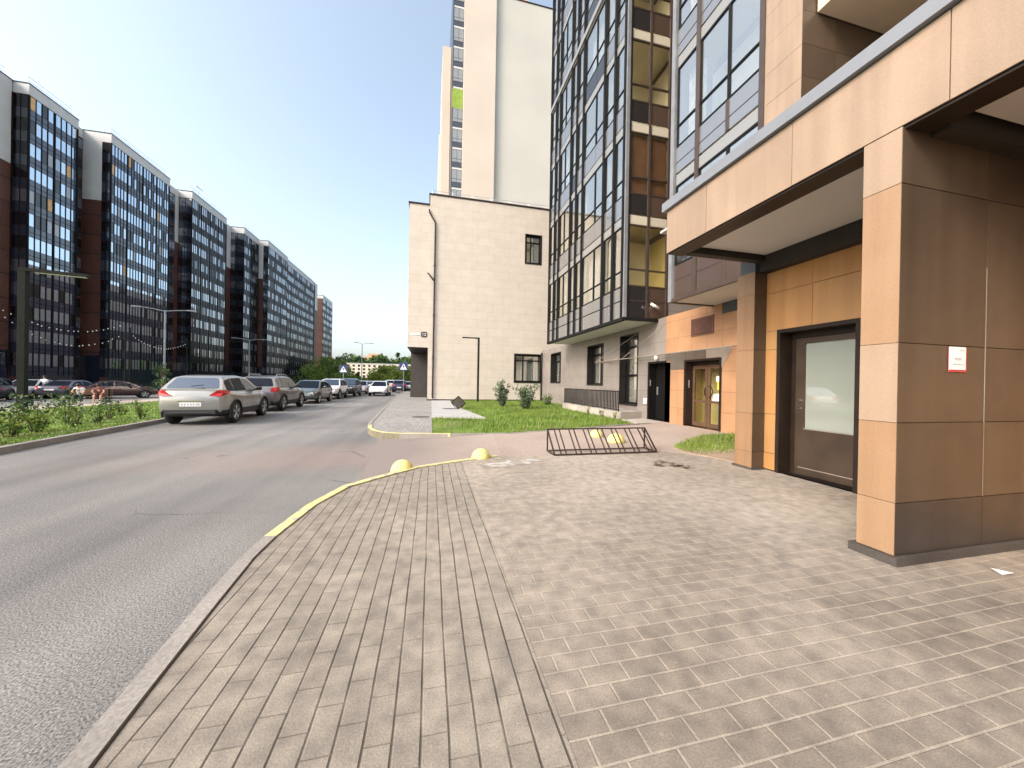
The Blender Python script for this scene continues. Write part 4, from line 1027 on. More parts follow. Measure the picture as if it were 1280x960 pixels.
# ------------------------------------------------------------------ pale tower behind
tw = thing('white_tower', 'tall pale tower block rising behind the beige building', 'building', (9, 50, 0))
g = MB(); g.box(8.33, 24, 50.2, 66, -1, 57.6, 0); g.build('wall', M['tower_white'], tw)
g = MB(); g.box(3.82, 8.329, 49.6, 66, -1, 62, 0); g.build('stair_shaft', M['tower_beige'], tw)
g = MB(); g.box(8.33, 24, 50.12, 50.4, 57.6, 57.75); g.build('coping', M['brown_metal'], tw)
g = MB(); g.box(12.6, 13.6, 52, 53, 57.6, 60); g.build('chimney', M['far_orange'], tw)
g = MB(); g.box(2.25, 3.8, 50.6, 66, -1, 60, 0); g.build('window_strip', M['spandrel_dark'], tw)
for k in range(17):
    z = 58.6 - 2.87 * k
    g = MB(); x0, x1 = 2.42, 3.78
    g.box(x0, x1, 50.52, 50.598, z + 1.75, z + 1.98, 1)
    if k == 6: g.box(2.28, x1, 50.50, 50.598, z - 1.05, z + 1.7, 2)
    else:
        for i in (0, 1):
            a = x0 + i * .69; g.box(a, a + .64, 50.55, 50.598, z + .42, z + 1.7, 0); g.box(a, a + .64, 50.55, 50.598, z - .05, z + .36, 0)
    g.build('window', [M['g_curtain'], M['white'], M['green']], tw)
g = MB(); g.box(.95, 2.2, 54.5, 66, -1, 52.5); g.build('lower_shaft', M['tower_beige'], tw)
g = MB(); g.box(.62, .94, 57.5, 66, -1, 41); g.build('lower_shaft', M['tower_beige'], tw)

g = MB(); g.box(4.4, 24, 66.1, 165, -1, 29); g.build('reflection_mass', simple('brown grey added mass', (.10, .085, .08), .5), tw)  # unseen mass, added and sized to darken reflections in the left blocks
# ------------------------------------------------------------------ long row of dark glazed blocks on the left
FL = 2.78
def block(label, Xf, Y0, Y1, Xr, zt, ngroups, npane, endclad, seed, clad_from=None, recess=None, depth=13, grp='stepped glazed blocks across the car park'):
    """Xf front plane, Y0..Y1 extent, Xr plane of the recess before it, endclad: width of the white/red strip on its end"""
    r = random.Random(seed)
    t = thing('apartment_block', label, 'building', (Xf - 5, (Y0 + Y1) / 2, ZL), 0, grp)
    zg = zt - 1.3; nf = 12; z_of = lambda k: zg - FL * k
    g = MB(); g.box(Xf - depth, Xf - .12, Y0 + .02, Y1, ZL, zt - .2); g.build('wall', M['red_clad'], t)
    g = MB(); g.box(Xf - depth, Xf + .02, Y0 - .02, Y1 + .05, zg + .05, zt); g.build('parapet', M['white'], t)
    g = MB(); g.box(Xf - depth, Xf + .07, Y0 - .07, Y1 + .1, zt, zt + .1); g.build('coping', M['pole_dark'], t)
    # front glazing
    gw = (Y1 - Y0) / ngroups
    for k in range(nf):
        z = z_of(k)
        s = MB(); s.box(Xf - .08, Xf - .03, Y0 + .06, Y1 - .06, z - FL + .03, z - 1.55, 0); s.box(Xf - .03, Xf - .02, Y0 + .06, Y1 - .06, z - 2.25, z - 2.20, 1)
        s.build('spandrel_band', [M['spandrel_navy'] if seed < 4 else M['spandrel_far'], M['mullion']], t)
        for q in range(ngroups):
            a, b = Y0 + q * gw + .12, Y0 + (q + 1) * gw - .12; w = (b - a) / npane
            m_ = MB()
            for i in range(npane):
                u = r.random(); low = k / nf
                pd_ = 0 if seed < 4 else .12 + .05 * (seed - 4)
                mi = 1 if u < .78 - .36 * low - pd_ else (5 if u < .72 + .1 * low - pd_ else (2 if u < .80 - pd_ else (3 if u < .955 else 4)))
                if mi == 4 and (k > 6 or seed not in (2, 3)): mi = 3
                pd = r.uniform(-.006, .006)
                m_.box(Xf - .07, Xf - .04 + pd, a + i * w + .06, a + (i + 1) * w - .06, z - 1.5, z - .03, mi)
                if i: m_.box(Xf - .075, Xf - .005, a + i * w - .055, a + i * w + .055, z - FL + .04, z, 0)
            m_.build('window', [M['mullion'], M['g_sky'] if seed < 4 else M['g_sky_far'], M['g_sky2'], M['g_dark'], M['g_amber'], M['g_curtain']], t)
    for q in range(ngroups + 1):
        y = Y0 + q * gw; y = min(max(y, Y0 + .05), Y1 - .05)
        m_ = MB(); m_.box(Xf - .1, Xf + .03, y - .09, y + .09, 2.2, zg); m_.build('mullion', M['mullion'], t)
    g = MB(); g.box(Xf - .11, Xf - .02, Y0, Y1, ZL, z_of(nf - 1) - FL + .03 if z_of(nf) > 0 else 2.3); g.build('base', M['navy'], t)
    # end face toward the camera
    if Xr is not None and Xf - Xr > .3:
        side_w = min(1.05, (Xf - Xr) * .42) if endclad else (Xf - Xr)
        for k in range(nf):
            z = z_of(k); s = MB(); x0 = Xf - side_w
            s.box(x0 + .05, Xf - .1, Y0 - .03, Y0 + .015, z - 1.5, z - .05, 1 if r.random() < .55 else 2)
            s.box(x0 + .03, Xf - .09, Y0 - .035, Y0 + .014, z - FL + .02, z - 1.54, 0)
            s.box((x0 + Xf) / 2 - .04, (x0 + Xf) / 2 + .04, Y0 - .05, Y0 - .036, z - FL, z, 3)
            s.build('end_window', [M['navy'], M['g_dark'], M['g_far'], M['mullion']], t)
        if endclad:
            g = MB(); g.box(Xr - .3, Xf - side_w, Y0 - .02, Y0 + .013, zt - 9.6, zg + .045); g.build('white_panel', M['white'], t)
            g = MB(); g.box(Xr - .3, Xf - side_w, Y0 - .016, Y0 + .013, 4.2, zt - 9.62); g.build('red_panel', M['red_clad'], t)
            g = MB(); g.box(Xr - .3, Xf - side_w, Y0 - .014, Y0 + .013, ZL, 4.18); g.build('dark_panel', M['navy'], t)
    if recess:
        xr, y2, pil = recess
        g = MB(); g.box(Xf - depth, xr, Y1 + .06, y2, ZL, zt - .2); g.build('recess_wall', M['red_clad'], t)
        g = MB(); g.box(Xf - depth, xr + .05, Y1 + .11, y2, zg + .05, zt - .02); g.build('recess_parapet', M['white'], t)
        if pil:
            g = MB(); g.box(xr - .1, xr + .06, y2 - pil, y2 - .02, zt - 9.6, zg + .045); g.build('white_pilaster', M['white'], t)
        g = MB()
        wid = (y2 - Y1) - (pil or 0) - .3
        for k in range(nf):
            z = z_of(k); g = MB()
            if wid > .5:
                g.box(xr, xr + .04, Y1 + .2, Y1 + .2 + wid, z - 1.5, z - .2, 1 if k % 3 else 2); g.box(xr, xr + .035, Y1 + .2, Y1 + .2 + wid, z - 2.7, z - 1.55, 0)
                g.build('recess_window', [M['navy'], M['g_dark'], M['g_sky2']], t)
        g = MB(); g.box(xr, xr + .03, Y1 + .1, y2, ZL, 4.0); g.build('recess_base', M['navy'], t)
    # roof railing
    g = MB(); n = max(3, int((Y1 - Y0) / 1.8))
    for z in (zt + .55, zt + 1.0): g.tube([(Xf - .3, Y0 + .2, z), (Xf - .3, Y1 - .3, z)], .025, 4)
    for i in range(n + 1):
        y = Y0 + .2 + (Y1 - Y0 - .5) * i / n; g.tube([(Xf - .3, y, zt + .1), (Xf - .3, y, zt + 1.0)], .022, 4)
    g.build('roof_railing', M['steel'], t)
    return t
ZT = 35.8
block('leftmost recessed block of the dark row cut by the photo edge', -48.4, 34.0, 53.3, None, ZT, 6, 2, False, 1)
t0 = [o for o in COL.objects if o.get('label', '').startswith('leftmost recessed')][0]
g = MB(); g.box(-48.5, -48.30, 51.3, 53.2, 26.0, ZT - 1.3); g.build('white_pilaster', M['white'], t0)
g = MB(); g.box(-48.5, -48.31, 51.3, 53.2, 4.2, 25.98); g.build('red_pilaster', M['red_clad'], t0)
block('narrow blue-glazed block with orange panes left of the first red strip', -46.95, 53.5, 59.4, -48.4, ZT, 2, 4, False, 2, recess=(-48.1, 61.55, 0))
block('widest near glazed block right of the tall red and white strip', -44.9, 61.6, 73.0, -48.1, ZT, 4, 5, True, 3, recess=(-46.1, 77.2, .9))
block('third glazed block with golden reflections and a rooftop antenna', -44.0, 77.3, 88.5, -46.1, ZT + .2, 4, 5, False, 4, recess=(-45.2, 92.65, 1.6))
block('slim glazed block between two red strips in the middle of the row', -42.5, 92.7, 99.5, -45.2, ZT + .2, 2, 6, False, 5, recess=(-43.2, 100.0, 0))
block('glazed block with a white-topped red end strip far down the row', -40.6, 100.1, 112.4, -43.2, ZT + .3, 3, 6, True, 6)
block('long plain glazed block at the far end of the row', -41.2, 112.6, 138.0, None, ZT + .2, 6, 6, False, 7, recess=(-41.1, 141.0, 2.6))
block('last small block at the far right end of the row', -43.6, 157.0, 171.0, None, ZT, 3, 4, False, 8)
g = MB(); p = (-44.6, 80.2); g.tube([(p[0], p[1], ZT + .1), (p[0], p[1], ZT + 2.6)], .05, 5); g.tube([(p[0] - .2, p[1] - .8, ZT + 2.5), (p[0] + .2, p[1] + .9, ZT + 2.3)], .06, 5); g.tube([(p[0], p[1] - .5, ZT + 2.1), (p[0], p[1] - .5, ZT + 2.9)], .05, 5)
tag(g.build('roof_antenna', M['steel'], None, (p[0], p[1], ZT)), 'small antenna on the roof edge of the third block', 'antenna')

# ------------------------------------------------------------------ small street things
# bicycle rack
rk = thing('bicycle_rack', 'dark brown steel bicycle rack with paired slanted bars on the pavement edge', 'bicycle rack', (3.25, 6.17, 0))
X0, X1, YF, YB_, ZTp = 2.20, 4.30, 5.97, 6.38, .43
g = MB(); q = .017
def bar(a, b, name, r=.017):
    g = MB(); g.tube([a, b], r, 4); return g.build(name, M['rack'], rk)
bar((X0, YF, .02), (X1, YF, .02), 'bottom_rail'); bar((X0, YB_, .02), (X1, YB_, .02), 'bottom_rail'); bar((X0, YB_, ZTp), (X1, YB_, ZTp), 'top_rail')
for x in (X0, X1):
    bar((x, YB_, .02), (x, YB_, ZTp), 'post'); bar((x, YF, .02), (x, YB_, .02), 'foot'); bar((x, YF, .02), (x, YB_, ZTp), 'side_brace')
for i in range(7):
    x = X0 + .13 + i * .30
    for dx in (0, .10):
        if x + dx < X1 - .02: bar((x + dx, YF, .02), (x + dx, YB_, ZTp), 'bar', .013)
g = MB(); z = .012; g.poly([(4.13, 1.93, .004), (4.22, 1.90, z), (4.25, 1.97, .005), (4.16, 2.02, z)]) if False else g.poly([(3.98, 1.62, .004), (4.06, 1.60, .02), (4.08, 1.66, .004), (4.01, 1.69, .016)])
tag(g.build('paper_scrap', M['paper'], None, (4.03, 1.64, 0)), 'small white paper scrap on the paving before the near brown wall', 'litter')
# concrete half-sphere bollards
for x, y, z, r, lb in ((-.40, 5.50, -.06, .165, 'yellow half-sphere bollard on the kerb corner, leftmost of all'), (.87, 6.05, -.02, .16, 'yellow half-sphere bollard just right of the kerb corner one'),
                       (4.1, 8.12, -.02, .165, 'farther yellow half-sphere bollard seen through the bicycle rack'), (4.17, 7.28, -.015, .195, 'nearer, larger yellow half-sphere bollard seen through the bicycle rack')):
    g = MB(); prof = [(r * 1.02, 0), (r * 1.03, .03)] + [(r * math.cos(a), .03 + r * math.sin(a) * .92) for a in [R(10 * i) for i in range(1, 9)]] + [(.0001, .03 + r * .92)]
    g.lathe(prof, (x, y, z), 24); tag(g.build('bollard', M['dome_yellow'], None, (x, y, z), True), lb, 'bollard', 'yellow half-sphere bollards')
# manhole covers
for x, y, z, lb in ((-.35, 13.6, -.028, 'round iron manhole cover in the far pavement near its rounded corner'), (.9, 17.6, -.02, 'flat iron drain cover in the light concrete slab')):
    g = MB(); g.lathe([(.34, -.02), (.34, .006), (.28, .006), (.27, .003), (.0001, .003)], (x, y, z), 24); tag(g.build('manhole_cover', simple('iron cover', (.09, .085, .08), .6, .3), None, (x, y, z)), lb, 'manhole cover')
# pedestrian crossing signs
def cross_sign(x, y, z0, zc, s, label):
    t = thing('crossing_sign', label, 'road sign', (x, y, z0), R(-4), 'pedestrian crossing signs', world=False)
    g = MB(); g.tube([(0, 0, 0), (0, 0, zc - z0 + s / 2)], .035, 8); g.build('post', M['steel'], t)
    c = zc - z0; h = s / 2
    g = MB(); g.box(-h, h, -.05, -.036, c - h, c + h); p = g.build('panel', M['sign_blue'], t)
    g = MB(); g.poly([(-h * .8, -.054, c - h * .72), (h * .8, -.054, c - h * .72), (0, -.054, c + h * .75)]); g.build('white_triangle', M['sign_white'], p)
    g = MB(); k = h
    g.lathe([(0, -.001), (.1 * k, -.001), (.1 * k, .001)], (0, -.058, c + .3 * k), 10, 'z') if False else None
    for q in ([(-.07, .26), (.07, .26), (.07, .42), (-.07, .42)], [(-.10, -.08), (.10, -.08), (.12, .22), (-.12, .22)], [(-.10, -.08), (.0, -.08), (-.22, -.60), (-.32, -.60)], [(0, -.08), (.10, -.08), (.30, -.60), (.20, -.60)], [(.10, .18), (.28, -.02), (.22, -.08), (.06, .10)], [(-.10, .18), (-.28, -.0), (-.22, -.06), (-.06, .10)]):
        g.poly([(a * k, -.058, c + b * k) for a, b in q])
    g.build('walker_symbol', M['black_metal'], p)
x, y = bearing(429, 42); cross_sign(x, y, ZR, 2.62, .95, 'blue pedestrian crossing sign left of the street before the pale building')
cross_sign(-3.1, 42.0, -.03, 2.98, .95, 'blue pedestrian crossing sign beside the dark passage corner')
# street lamps with two arms
def two_arm(x, y, h, label, w=2.2, arms=(1, -1), grp='tall pale street lamps'):
    t = thing('street_lamp', label, 'street lamp', (x, y, ZL), R(15), grp, world=False)
    g = MB(); g.tube([(0, 0, 0), (0, 0, h)], .13, 8, 0, .08); g.build('pole', M['pole_pale'], t)
    for s in arms:
        g = MB(); g.tube([(0, 0, h - .1), (s * w * .5, 0, h + .1), (s * w, 0, h + .22)], .05, 6); a = g.build('arm', M['pole_pale'], t)
        g = MB(); g.box(s * w - .1 if s > 0 else s * w - .8, s * w + .8 if s > 0 else s * w + .1, -.16, .16, h + .16, h + .28); g.build('lamp_head', M['pole_pale'], a)
x, y = bearing(205, 44); two_arm(x, y, 10.2, 'tall two-armed street lamp before the wide near block')
x, y = bearing(311, 74); two_arm(x, y, 10, 'tall two-armed street lamp above the silver crossover')
x, y = bearing(452, 80); two_arm(x, y, 10.2, 'far street lamp at the end of the road', 1.6, (1, -.6))
# festoon poles and strings of bulbs
fp = []
for p_, d_, h_, lb in ((-12, 33, 8.6, 'dark festoon pole beyond the left photo edge'), (156, 37, 7.4, 'dark festoon pole behind the maroon car, left of a pair'), (162, 38.5, 7.2, 'dark festoon pole behind the maroon car, right of a pair'), (233, 46, 7.0, 'dark festoon pole behind the silver crossover roof')):
    x, y = bearing(p_, d_); fp.append((x, y, ZL + h_))
    g = MB(); g.tube([(x, y, ZL), (x, y, ZL + h_)], .09, 7, 0, .06); tag(g.build('festoon_pole', M['pole_dark'], None, (x, y, ZL)), lb, 'pole', 'festoon poles')
for k, (a, b, sag, lb) in enumerate(((fp[0], fp[1], 1.6, 'upper string of white bulbs from the left edge to the pole pair'), (fp[0], fp[2], 2.6, 'lower sagging string of white bulbs across the first two blocks'), (fp[2], fp[3], 1.2, 'short string of white bulbs right of the pole pair'))):
    t = thing('string_lights', lb, 'string lights', tuple(a), 0, 'strings of bulbs over the car park')
    A, B = Vector(a), Vector(b); n = 22; pts = [A.lerp(B, (i + (rnd.uniform(-.3, .3) if 0 < i < n else 0)) / n) - Vector((0, 0, .3 * k + sag * 4 * (i / n) * (1 - i / n))) for i in range(n + 1)]
    g = MB(); g.tube(pts, .012, 4); g.build('cable', M['pole_dark'], t)
    for i in range(1, n):
        g = MB(); c = pts[i]; g.lathe([(.0001, -.07), (.042, -.04), (.042, .01), (.015, .05), (.0001, .06)], (c.x, c.y, c.z - .06), 6); g.build('bulb', M['bulb'], t)

# ------------------------------------------------------------------ cars (local: x right, y forward, z up, origin under rear axle)
CAR = {  # overhang rear, wheelbase, overhang front, half width, roof z, belt z, tyre r, profile of the cabin (y,z) rear base -> front base
    'crossover': dict(ro=.80, wb=2.55, fo=.86, hw=.89, belt=1.03, r=.36, cab=[(-.72, 1.13), (-.34, 1.50), (.10, 1.565), (.75, 1.59), (1.40, 1.54), (2.30, 1.03)], nose=.94, tail=1.12, clad=True),
    'suv': dict(ro=.82, wb=2.65, fo=.85, hw=.90, belt=1.06, r=.37, cab=[(-.76, 1.12), (-.48, 1.53), (-.05, 1.62), (.9, 1.65), (1.5, 1.59), (2.28, 1.06)], nose=1.0, tail=1.12, clad=True),
    'hatch': dict(ro=.75, wb=2.62, fo=.88, hw=.87, belt=.93, r=.325, cab=[(-.62, .94), (-.25, 1.33), (.2, 1.43), (.95, 1.46), (1.5, 1.41), (2.45, .92)], nose=.84, tail=.95, clad=False),
    'sedan': dict(ro=1.02, wb=2.68, fo=.88, hw=.88, belt=.94, r=.325, cab=[(-.48, .98), (.22, 1.36), (.6, 1.43), (1.1, 1.45), (1.6, 1.40), (2.5, .92)], nose=.84, tail=1.0, clad=False),
}
def boolean_cut(ob, cutter_mb):
    co = cutter_mb.build('cutter', M['carplastic'])
    md = ob.modifiers.new('b', 'BOOLEAN'); md.operation = 'DIFFERENCE'; md.object = co; md.solver = 'EXACT'
    dg = bpy.context.evaluated_depsgraph_get(); dg.update()
    me = bpy.data.meshes.new_from_object(ob.evaluated_get(dg))
    ob.modifiers.clear(); old = ob.data; ob.data = me; bpy.data.meshes.remove(old)
    bpy.data.objects.remove(co)
def make_car(kind, col, label, x, y, z, heading, name='parked_car', group=None, detail=2, metal=.5, rails=False, plate=True):
    """heading: direction of travel (dx,dy); x,y = middle of rear axle"""
    C = CAR[kind]; hw, belt, wb = C['hw'], C['belt'], C['wb']; L0, L1 = -C['ro'], wb + C['fo']
    rz = math.atan2(heading[1], heading[0]) - math.pi / 2
    t = thing(name, label, 'car', (x, y, z), rz, group, world=False)
    pm = paint(label[:24] + ' paint', col, metal)
    nose, tail = C['nose'], C['tail']
    wsb = C['cab'][-1][0]
    st = [(L0, .80, .46, tail - .22), (L0 + .05, .90, .36, tail - .07), (L0 + .16, .965, .30, tail - .005), (L0 + .45, .99, .25, tail + .0), (0, 1, .24, belt * .2 + tail * .8), (.35, 1, .22, belt * .6 + tail * .4), (.75, 1, .22, belt + .01),
          (1.4, 1, .22, belt), (wsb - .35, 1, .22, belt), (wsb + .1, .995, .22, belt - .01), (wb, .985, .23, (belt + nose) / 2), (wb + .35, .96, .25, nose - .02), (L1 - .22, .90, .28, nose - .10), (L1 - .07, .80, .32, nose - .22), (L1, .66, .40, nose - .34)]
    bm = bmesh.new(); rings = []
    for yy, wf, zb, zt in st:
        w = hw * wf; h = zt - zb
        zc = max(zb + .08, .48 if C['clad'] else .34)
        half = [(0, zb), (.70 * w, zb), (.93 * w, zb + .05), (.985 * w, zc), (w, zc + .42 * (zt - zc)), (.985 * w, zc + .68 * (zt - zc)), (.955 * w, zc + .87 * (zt - zc)), (.87 * w, zt - .003), (.5 * w, zt + .018), (0, zt + .024)]
        ring = half + [(-a, b) for a, b in reversed(half[1:-1])]
        rings.append([bm.verts.new((a, yy, b)) for a, b in ring])
    n = len(rings[0])
    for A, B in zip(rings, rings[1:]):
        for i in range(n): bm.faces.new((A[i], A[(i + 1) % n], B[(i + 1) % n], B[i]))
    bm.faces.new(rings[0]); bm.faces.new(list(reversed(rings[-1])))
    bmesh.ops.recalc_face_normals(bm, faces=bm.faces)
    me = bpy.data.meshes.new('body'); bm.to_mesh(me); bm.free(); me.materials.append(pm); me.materials.append(M['carplastic'])
    body = bpy.data.objects.new('body', me); COL.objects.link(body)
    cut = MB(); rr = C['r'] + .055
    for yy in (0, wb):
        for s in (-1, 1): cut.lathe([(rr, -.18), (rr, .25)], (s * (hw - .06), yy, C['r'] - .01), 24, 'x')
    boolean_cut(body, cut)
    if len(body.data.materials) < 2: body.data.materials.append(M['carplastic'])
    for p in body.data.polygons:
        c = p.center; p.use_smooth = True
        inarch = any(math.hypot(c.y - yy, c.z - C['r'] + .01) < rr + .004 and abs(p.normal.x) < .3 or (math.hypot(c.y - yy, c.z - C['r']) < rr and abs(c.x) < hw - .17) for yy in (0, wb))
        if inarch: p.material_index = 1; p.use_smooth = False
        elif c.z < (.47 if C['clad'] else .33): p.material_index = 1
        else: p.material_index = 0
    body.data.set_sharp_from_angle(angle=R(38))
    body.parent = t
    # cabin shell
    cab = C['cab']; zroof = max(p[1] for p in cab); wbelt, wroof = hw * .92, hw * .66
    def cw(zz): return wbelt + (wroof - wbelt) * max(0, min(1, (zz - belt) / (zroof - belt)))
    bm = bmesh.new(); Ls = []; Rs = []
    pts = [(cab[0][0], belt - .05)] + cab + [(cab[-1][0], belt - .06)]
    for yy, zz in pts:
        Ls.append(bm.verts.new((-cw(zz), yy, zz))); Rs.append(bm.verts.new((cw(zz), yy, zz)))
    for i in range(len(pts) - 1): bm.faces.new((Ls[i], Rs[i], Rs[i + 1], Ls[i + 1]))
    bm.faces.new(list(reversed(Ls))); bm.faces.new(Rs); bm.faces.new((Ls[0], Ls[-1], Rs[-1], Rs[0]))
    eds = [e for e in bm.edges if (e.verts[0] in Ls) == (e.verts[1] in Ls) and e.verts[0].co.z > belt + .1 and e.verts[1].co.z > belt + .1]
    bmesh.ops.recalc_face_normals(bm, faces=bm.faces)
    bmesh.ops.bevel(bm, geom=eds, offset=.075, segments=3, profile=.6, affect='EDGES')
    me = bpy.data.meshes.new('cabin'); bm.to_mesh(me); bm.free(); me.materials.append(pm)
    me.polygons.foreach_set('use_smooth', [True] * len(me.polygons)); me.set_sharp_from_angle(angle=R(40))
    cabo = bpy.data.objects.new('cabin', me); COL.objects.link(cabo); cabo.parent = t
    # glass: screens
    def screen(i, name, k0=.06, k1=.94, ins=.07):
        (ya, za), (yb, zb) = cab[i], cab[i + 1]
        d = Vector((0, yb - ya, zb - za)); nn = Vector((0, -d.z, d.y)).normalized()
        if nn.z < 0: nn = -nn
        g = MB(); P = []
        for k, s in ((k0, -1), (k0, 1), (k1, 1), (k1, -1)):
            yy, zz = ya + d.y * k, za + d.z * k; w = cw(zz) - ins
            P.append((s * w, yy + nn.y * .008, zz + nn.z * .008))
        # round the corners of the screen
        Q = []; P = [Vector(p) for p in P]
        for k in range(4):
            a, b, c = P[k - 1], P[k], P[(k + 1) % 4]
            p0 = b + (a - b).normalized() * .10; p2 = b + (c - b).normalized() * .10
            for tt in (0, .35, .65, 1): Q.append(p0 * (1 - tt) ** 2 + b * 2 * tt * (1 - tt) + p2 * tt ** 2)
        g.poly(Q); return g.build(name, M['carglass'], t)
    rw = screen(0, 'rear_window', .06, .95, .09); screen(len(cab) - 2, 'windscreen', .04, .95)
    # side glass
    def zr(yy):
        for (a, b), (c, d) in zip(cab, cab[1:]):
            if a <= yy <= c: return b + (d - b) * (yy - a) / (c - a)
        return belt
    Bp = .95; zlo = belt + .035
    def sidepoly(y0, y1, name):
        m_ = 8; up = []
        for i in range(m_ + 1):
            yy = y0 + (y1 - y0) * i / m_; up.append((yy, max(zlo + .005, zr(yy) - .085)))
        for s in (-1, 1):
            g = MB(); P = [(y0, zlo), (y1, zlo)] + list(reversed(up))
            P = [(s * (cw(b) + .006), a, b) for a, b in P]
            g.poly(P if s > 0 else P[::-1]); g.build(name, M['carglass'], t)
    ff = cab[-1][0] - .20; fr = cab[0][0] + .22
    sidepoly(Bp + .04, ff, 'side_window'); sidepoly(.10, Bp - .04, 'side_window'); sidepoly(fr + .06, .04, 'quarter_window')
    # wheels
    for yy in (0, wb):
        for s in (-1, 1):
            r = C['r']; cx = s * (hw - .105)
            g = MB(); g.lathe([(r * .66, -.10), (r * .93, -.105), (r, -.075), (r, .075), (r * .93, .105), (r * .66, .10)], (cx, yy, r), 24, 'x')
            w = g.build('wheel', M['tyre'], t, smooth=True)
            g = MB(); g.lathe([(r * .55, s * .03), (.0001, s * .025)], (cx, yy, r), 20, 'x', 1); g.lathe([(r * .56, s * .02), (r * .58, s * .095), (r * .68, s * .102), (r * .70, s * .09)], (cx, yy, r), 20, 'x', 0)
            xo = cx + s * .085
            for k in range(5):
                a = R(72 * k + 18)
                for da in (-.14, .14):
                    a2 = a + da
                    g.tube([(xo, yy + .05 * math.cos(a), r + .05 * math.sin(a)), (xo, yy + r * .61 * math.cos(a2), r + r * .61 * math.sin(a2))], .034, 5, 0)
            g.lathe([(.0001, -.02), (.06, -.015), (.06, .015), (.0001, .02)], (xo, yy, r), 10, 'x', 0)
            g.build('rim', [M['rim'], M['carplastic']], w)
    # lamps, bumper, plate, mirrors, grille
    tw_ = hw * .97
    for s in (-1, 1):
        g = MB(); zz = tail - .09
        P = [(s * hw * .50, L0 - .012, zz - .095), (s * hw * .83, L0 + .012, zz - .125), (s * hw * .985, L0 + .20, zz - .05), (s * hw * .97, L0 + .42, zz + .05), (s * hw * .86, L0 + .12, zz + .085), (s * hw * .74, L0 + .035, zz + .075)]
        if kind in ('suv',): P = [(s * hw * .66, L0 + .02, zz - .12), (s * hw * .90, L0 + .06, zz - .14), (s * hw * .99, L0 + .26, zz - .06), (s * hw * .96, L0 + .30, zz + .08), (s * hw * .84, L0 + .10, zz + .10), (s * hw * .70, L0 + .04, zz + .06)]
        P = [(a + s * .02, b - .025, c_ + .0) for a, b, c_ in P]
        c = Vector((sum(p[0] for p in P) / 6, sum(p[1] for p in P) / 6, sum(p[2] for p in P) / 6)); inn = Vector((c.x * .86, c.y + .10, c.z))
        for i in range(6): g.poly([P[i], P[(i + 1) % 6], tuple(inn)])
        out = c + Vector((s * .06, -.06, .01))
        for i in range(6): g.poly([P[i], P[(i + 1) % 6], tuple(out)])
        g.build('tail_light', M['tail'], t, smooth=False)
        g = MB(); zz = nose - .19
        P = [(s * hw * .44, L1 - .02, zz - .05), (s * hw * .74, L1 - .08, zz - .08), (s * hw * .90, L1 - .26, zz - .02), (s * hw * .93, L1 - .42, zz + .08), (s * hw * .78, L1 - .16, zz + .07), (s * hw * .5, L1 - .035, zz + .02)]
        c = Vector((sum(p[0] for p in P) / 6, sum(p[1] for p in P) / 6, sum(p[2] for p in P) / 6)); inn = Vector((c.x * .86, c.y - .12, c.z)); out = c + Vector((s * .04, .05, 0))
        for i in range(6): g.poly([P[i], P[(i + 1) % 6], tuple(inn)]); g.poly([P[i], P[(i + 1) % 6], tuple(out)])
        g.build('headlight', M['headlamp'], t)
        g = MB(); zz = belt + .06
        g.lathe([(.0001, -.10), (.06, -.08), (.075, 0), (.06, .08), (.0001, .10)], (s * (hw + .09), wsb - .62, zz + .03), 10, 'x'); g.tube([(s * (hw * .9), wsb - .62, zz - .03), (s * (hw + .05), wsb - .62, zz)], .03, 6)
        g.build('mirror', pm if not C['clad'] else M['carplastic'], t, smooth=True)
        for yy in (.22, 1.12):
            g = MB(); g.box(s * hw * .985 - .006, s * hw * .985 + .016, yy, yy + .19, belt - .16, belt - .13); g.build('door_handle', pm, t)
        if detail > 1:
            for yy in (.44, 1.36, wb - .42):
                zt_ = belt - .02; g = MB(); g.tube([(s * hw * .982, yy, .50), (s * hw * 1.0, yy, .50 + .42 * (zt_ - .5)), (s * hw * .985, yy, .5 + .68 * (zt_ - .5)), (s * hw * .955, yy, .5 + .88 * (zt_ - .5)), (s * hw * .90, yy, zt_)], .006, 4); g.build('door_seam', M['carplastic'], t)
        if C['clad']:
            for yy in (0, wb):
                g = MB(); q_ = C['r'] + .075; g.tube([(s * (hw * .985), yy + q_ * math.cos(R(a)), C['r'] - .01 + q_ * math.sin(R(a))) for a in range(-15, 196, 15)], .035, 6); g.build('arch_trim', M['carplastic'], t)
    g = MB(); g.poly([(-hw * .32, L1 + .006, .50), (hw * .32, L1 + .006, .50), (hw * .40, L1 - .02, nose - .36), (hw * .3, L1 - .06, nose - .27), (-hw * .3, L1 - .06, nose - .27), (-hw * .40, L1 - .02, nose - .36)])
    g.box(-hw * .5, hw * .5, L1 - .04, L1 + .012, .32, .44); g.build('grille', M['carplastic'], t)
    g = MB(); g.box(-hw * .72, hw * .72, L0 - .02, L0 + .1, .36, .50); g.tube([(-hw * .55, L0 - .025, .40), (hw * .55, L0 - .025, .40)], .02, 6); g.build('rear_bumper', M['carplastic'], t, bevel=.02)
    zz = .66 if kind != 'sedan' else .72
    g = MB(); g.box(-.27, .27, L0 - .012, L0 + .03, zz - .06, zz + .06); pl_ = g.build('number_plate', M['plate'], t)
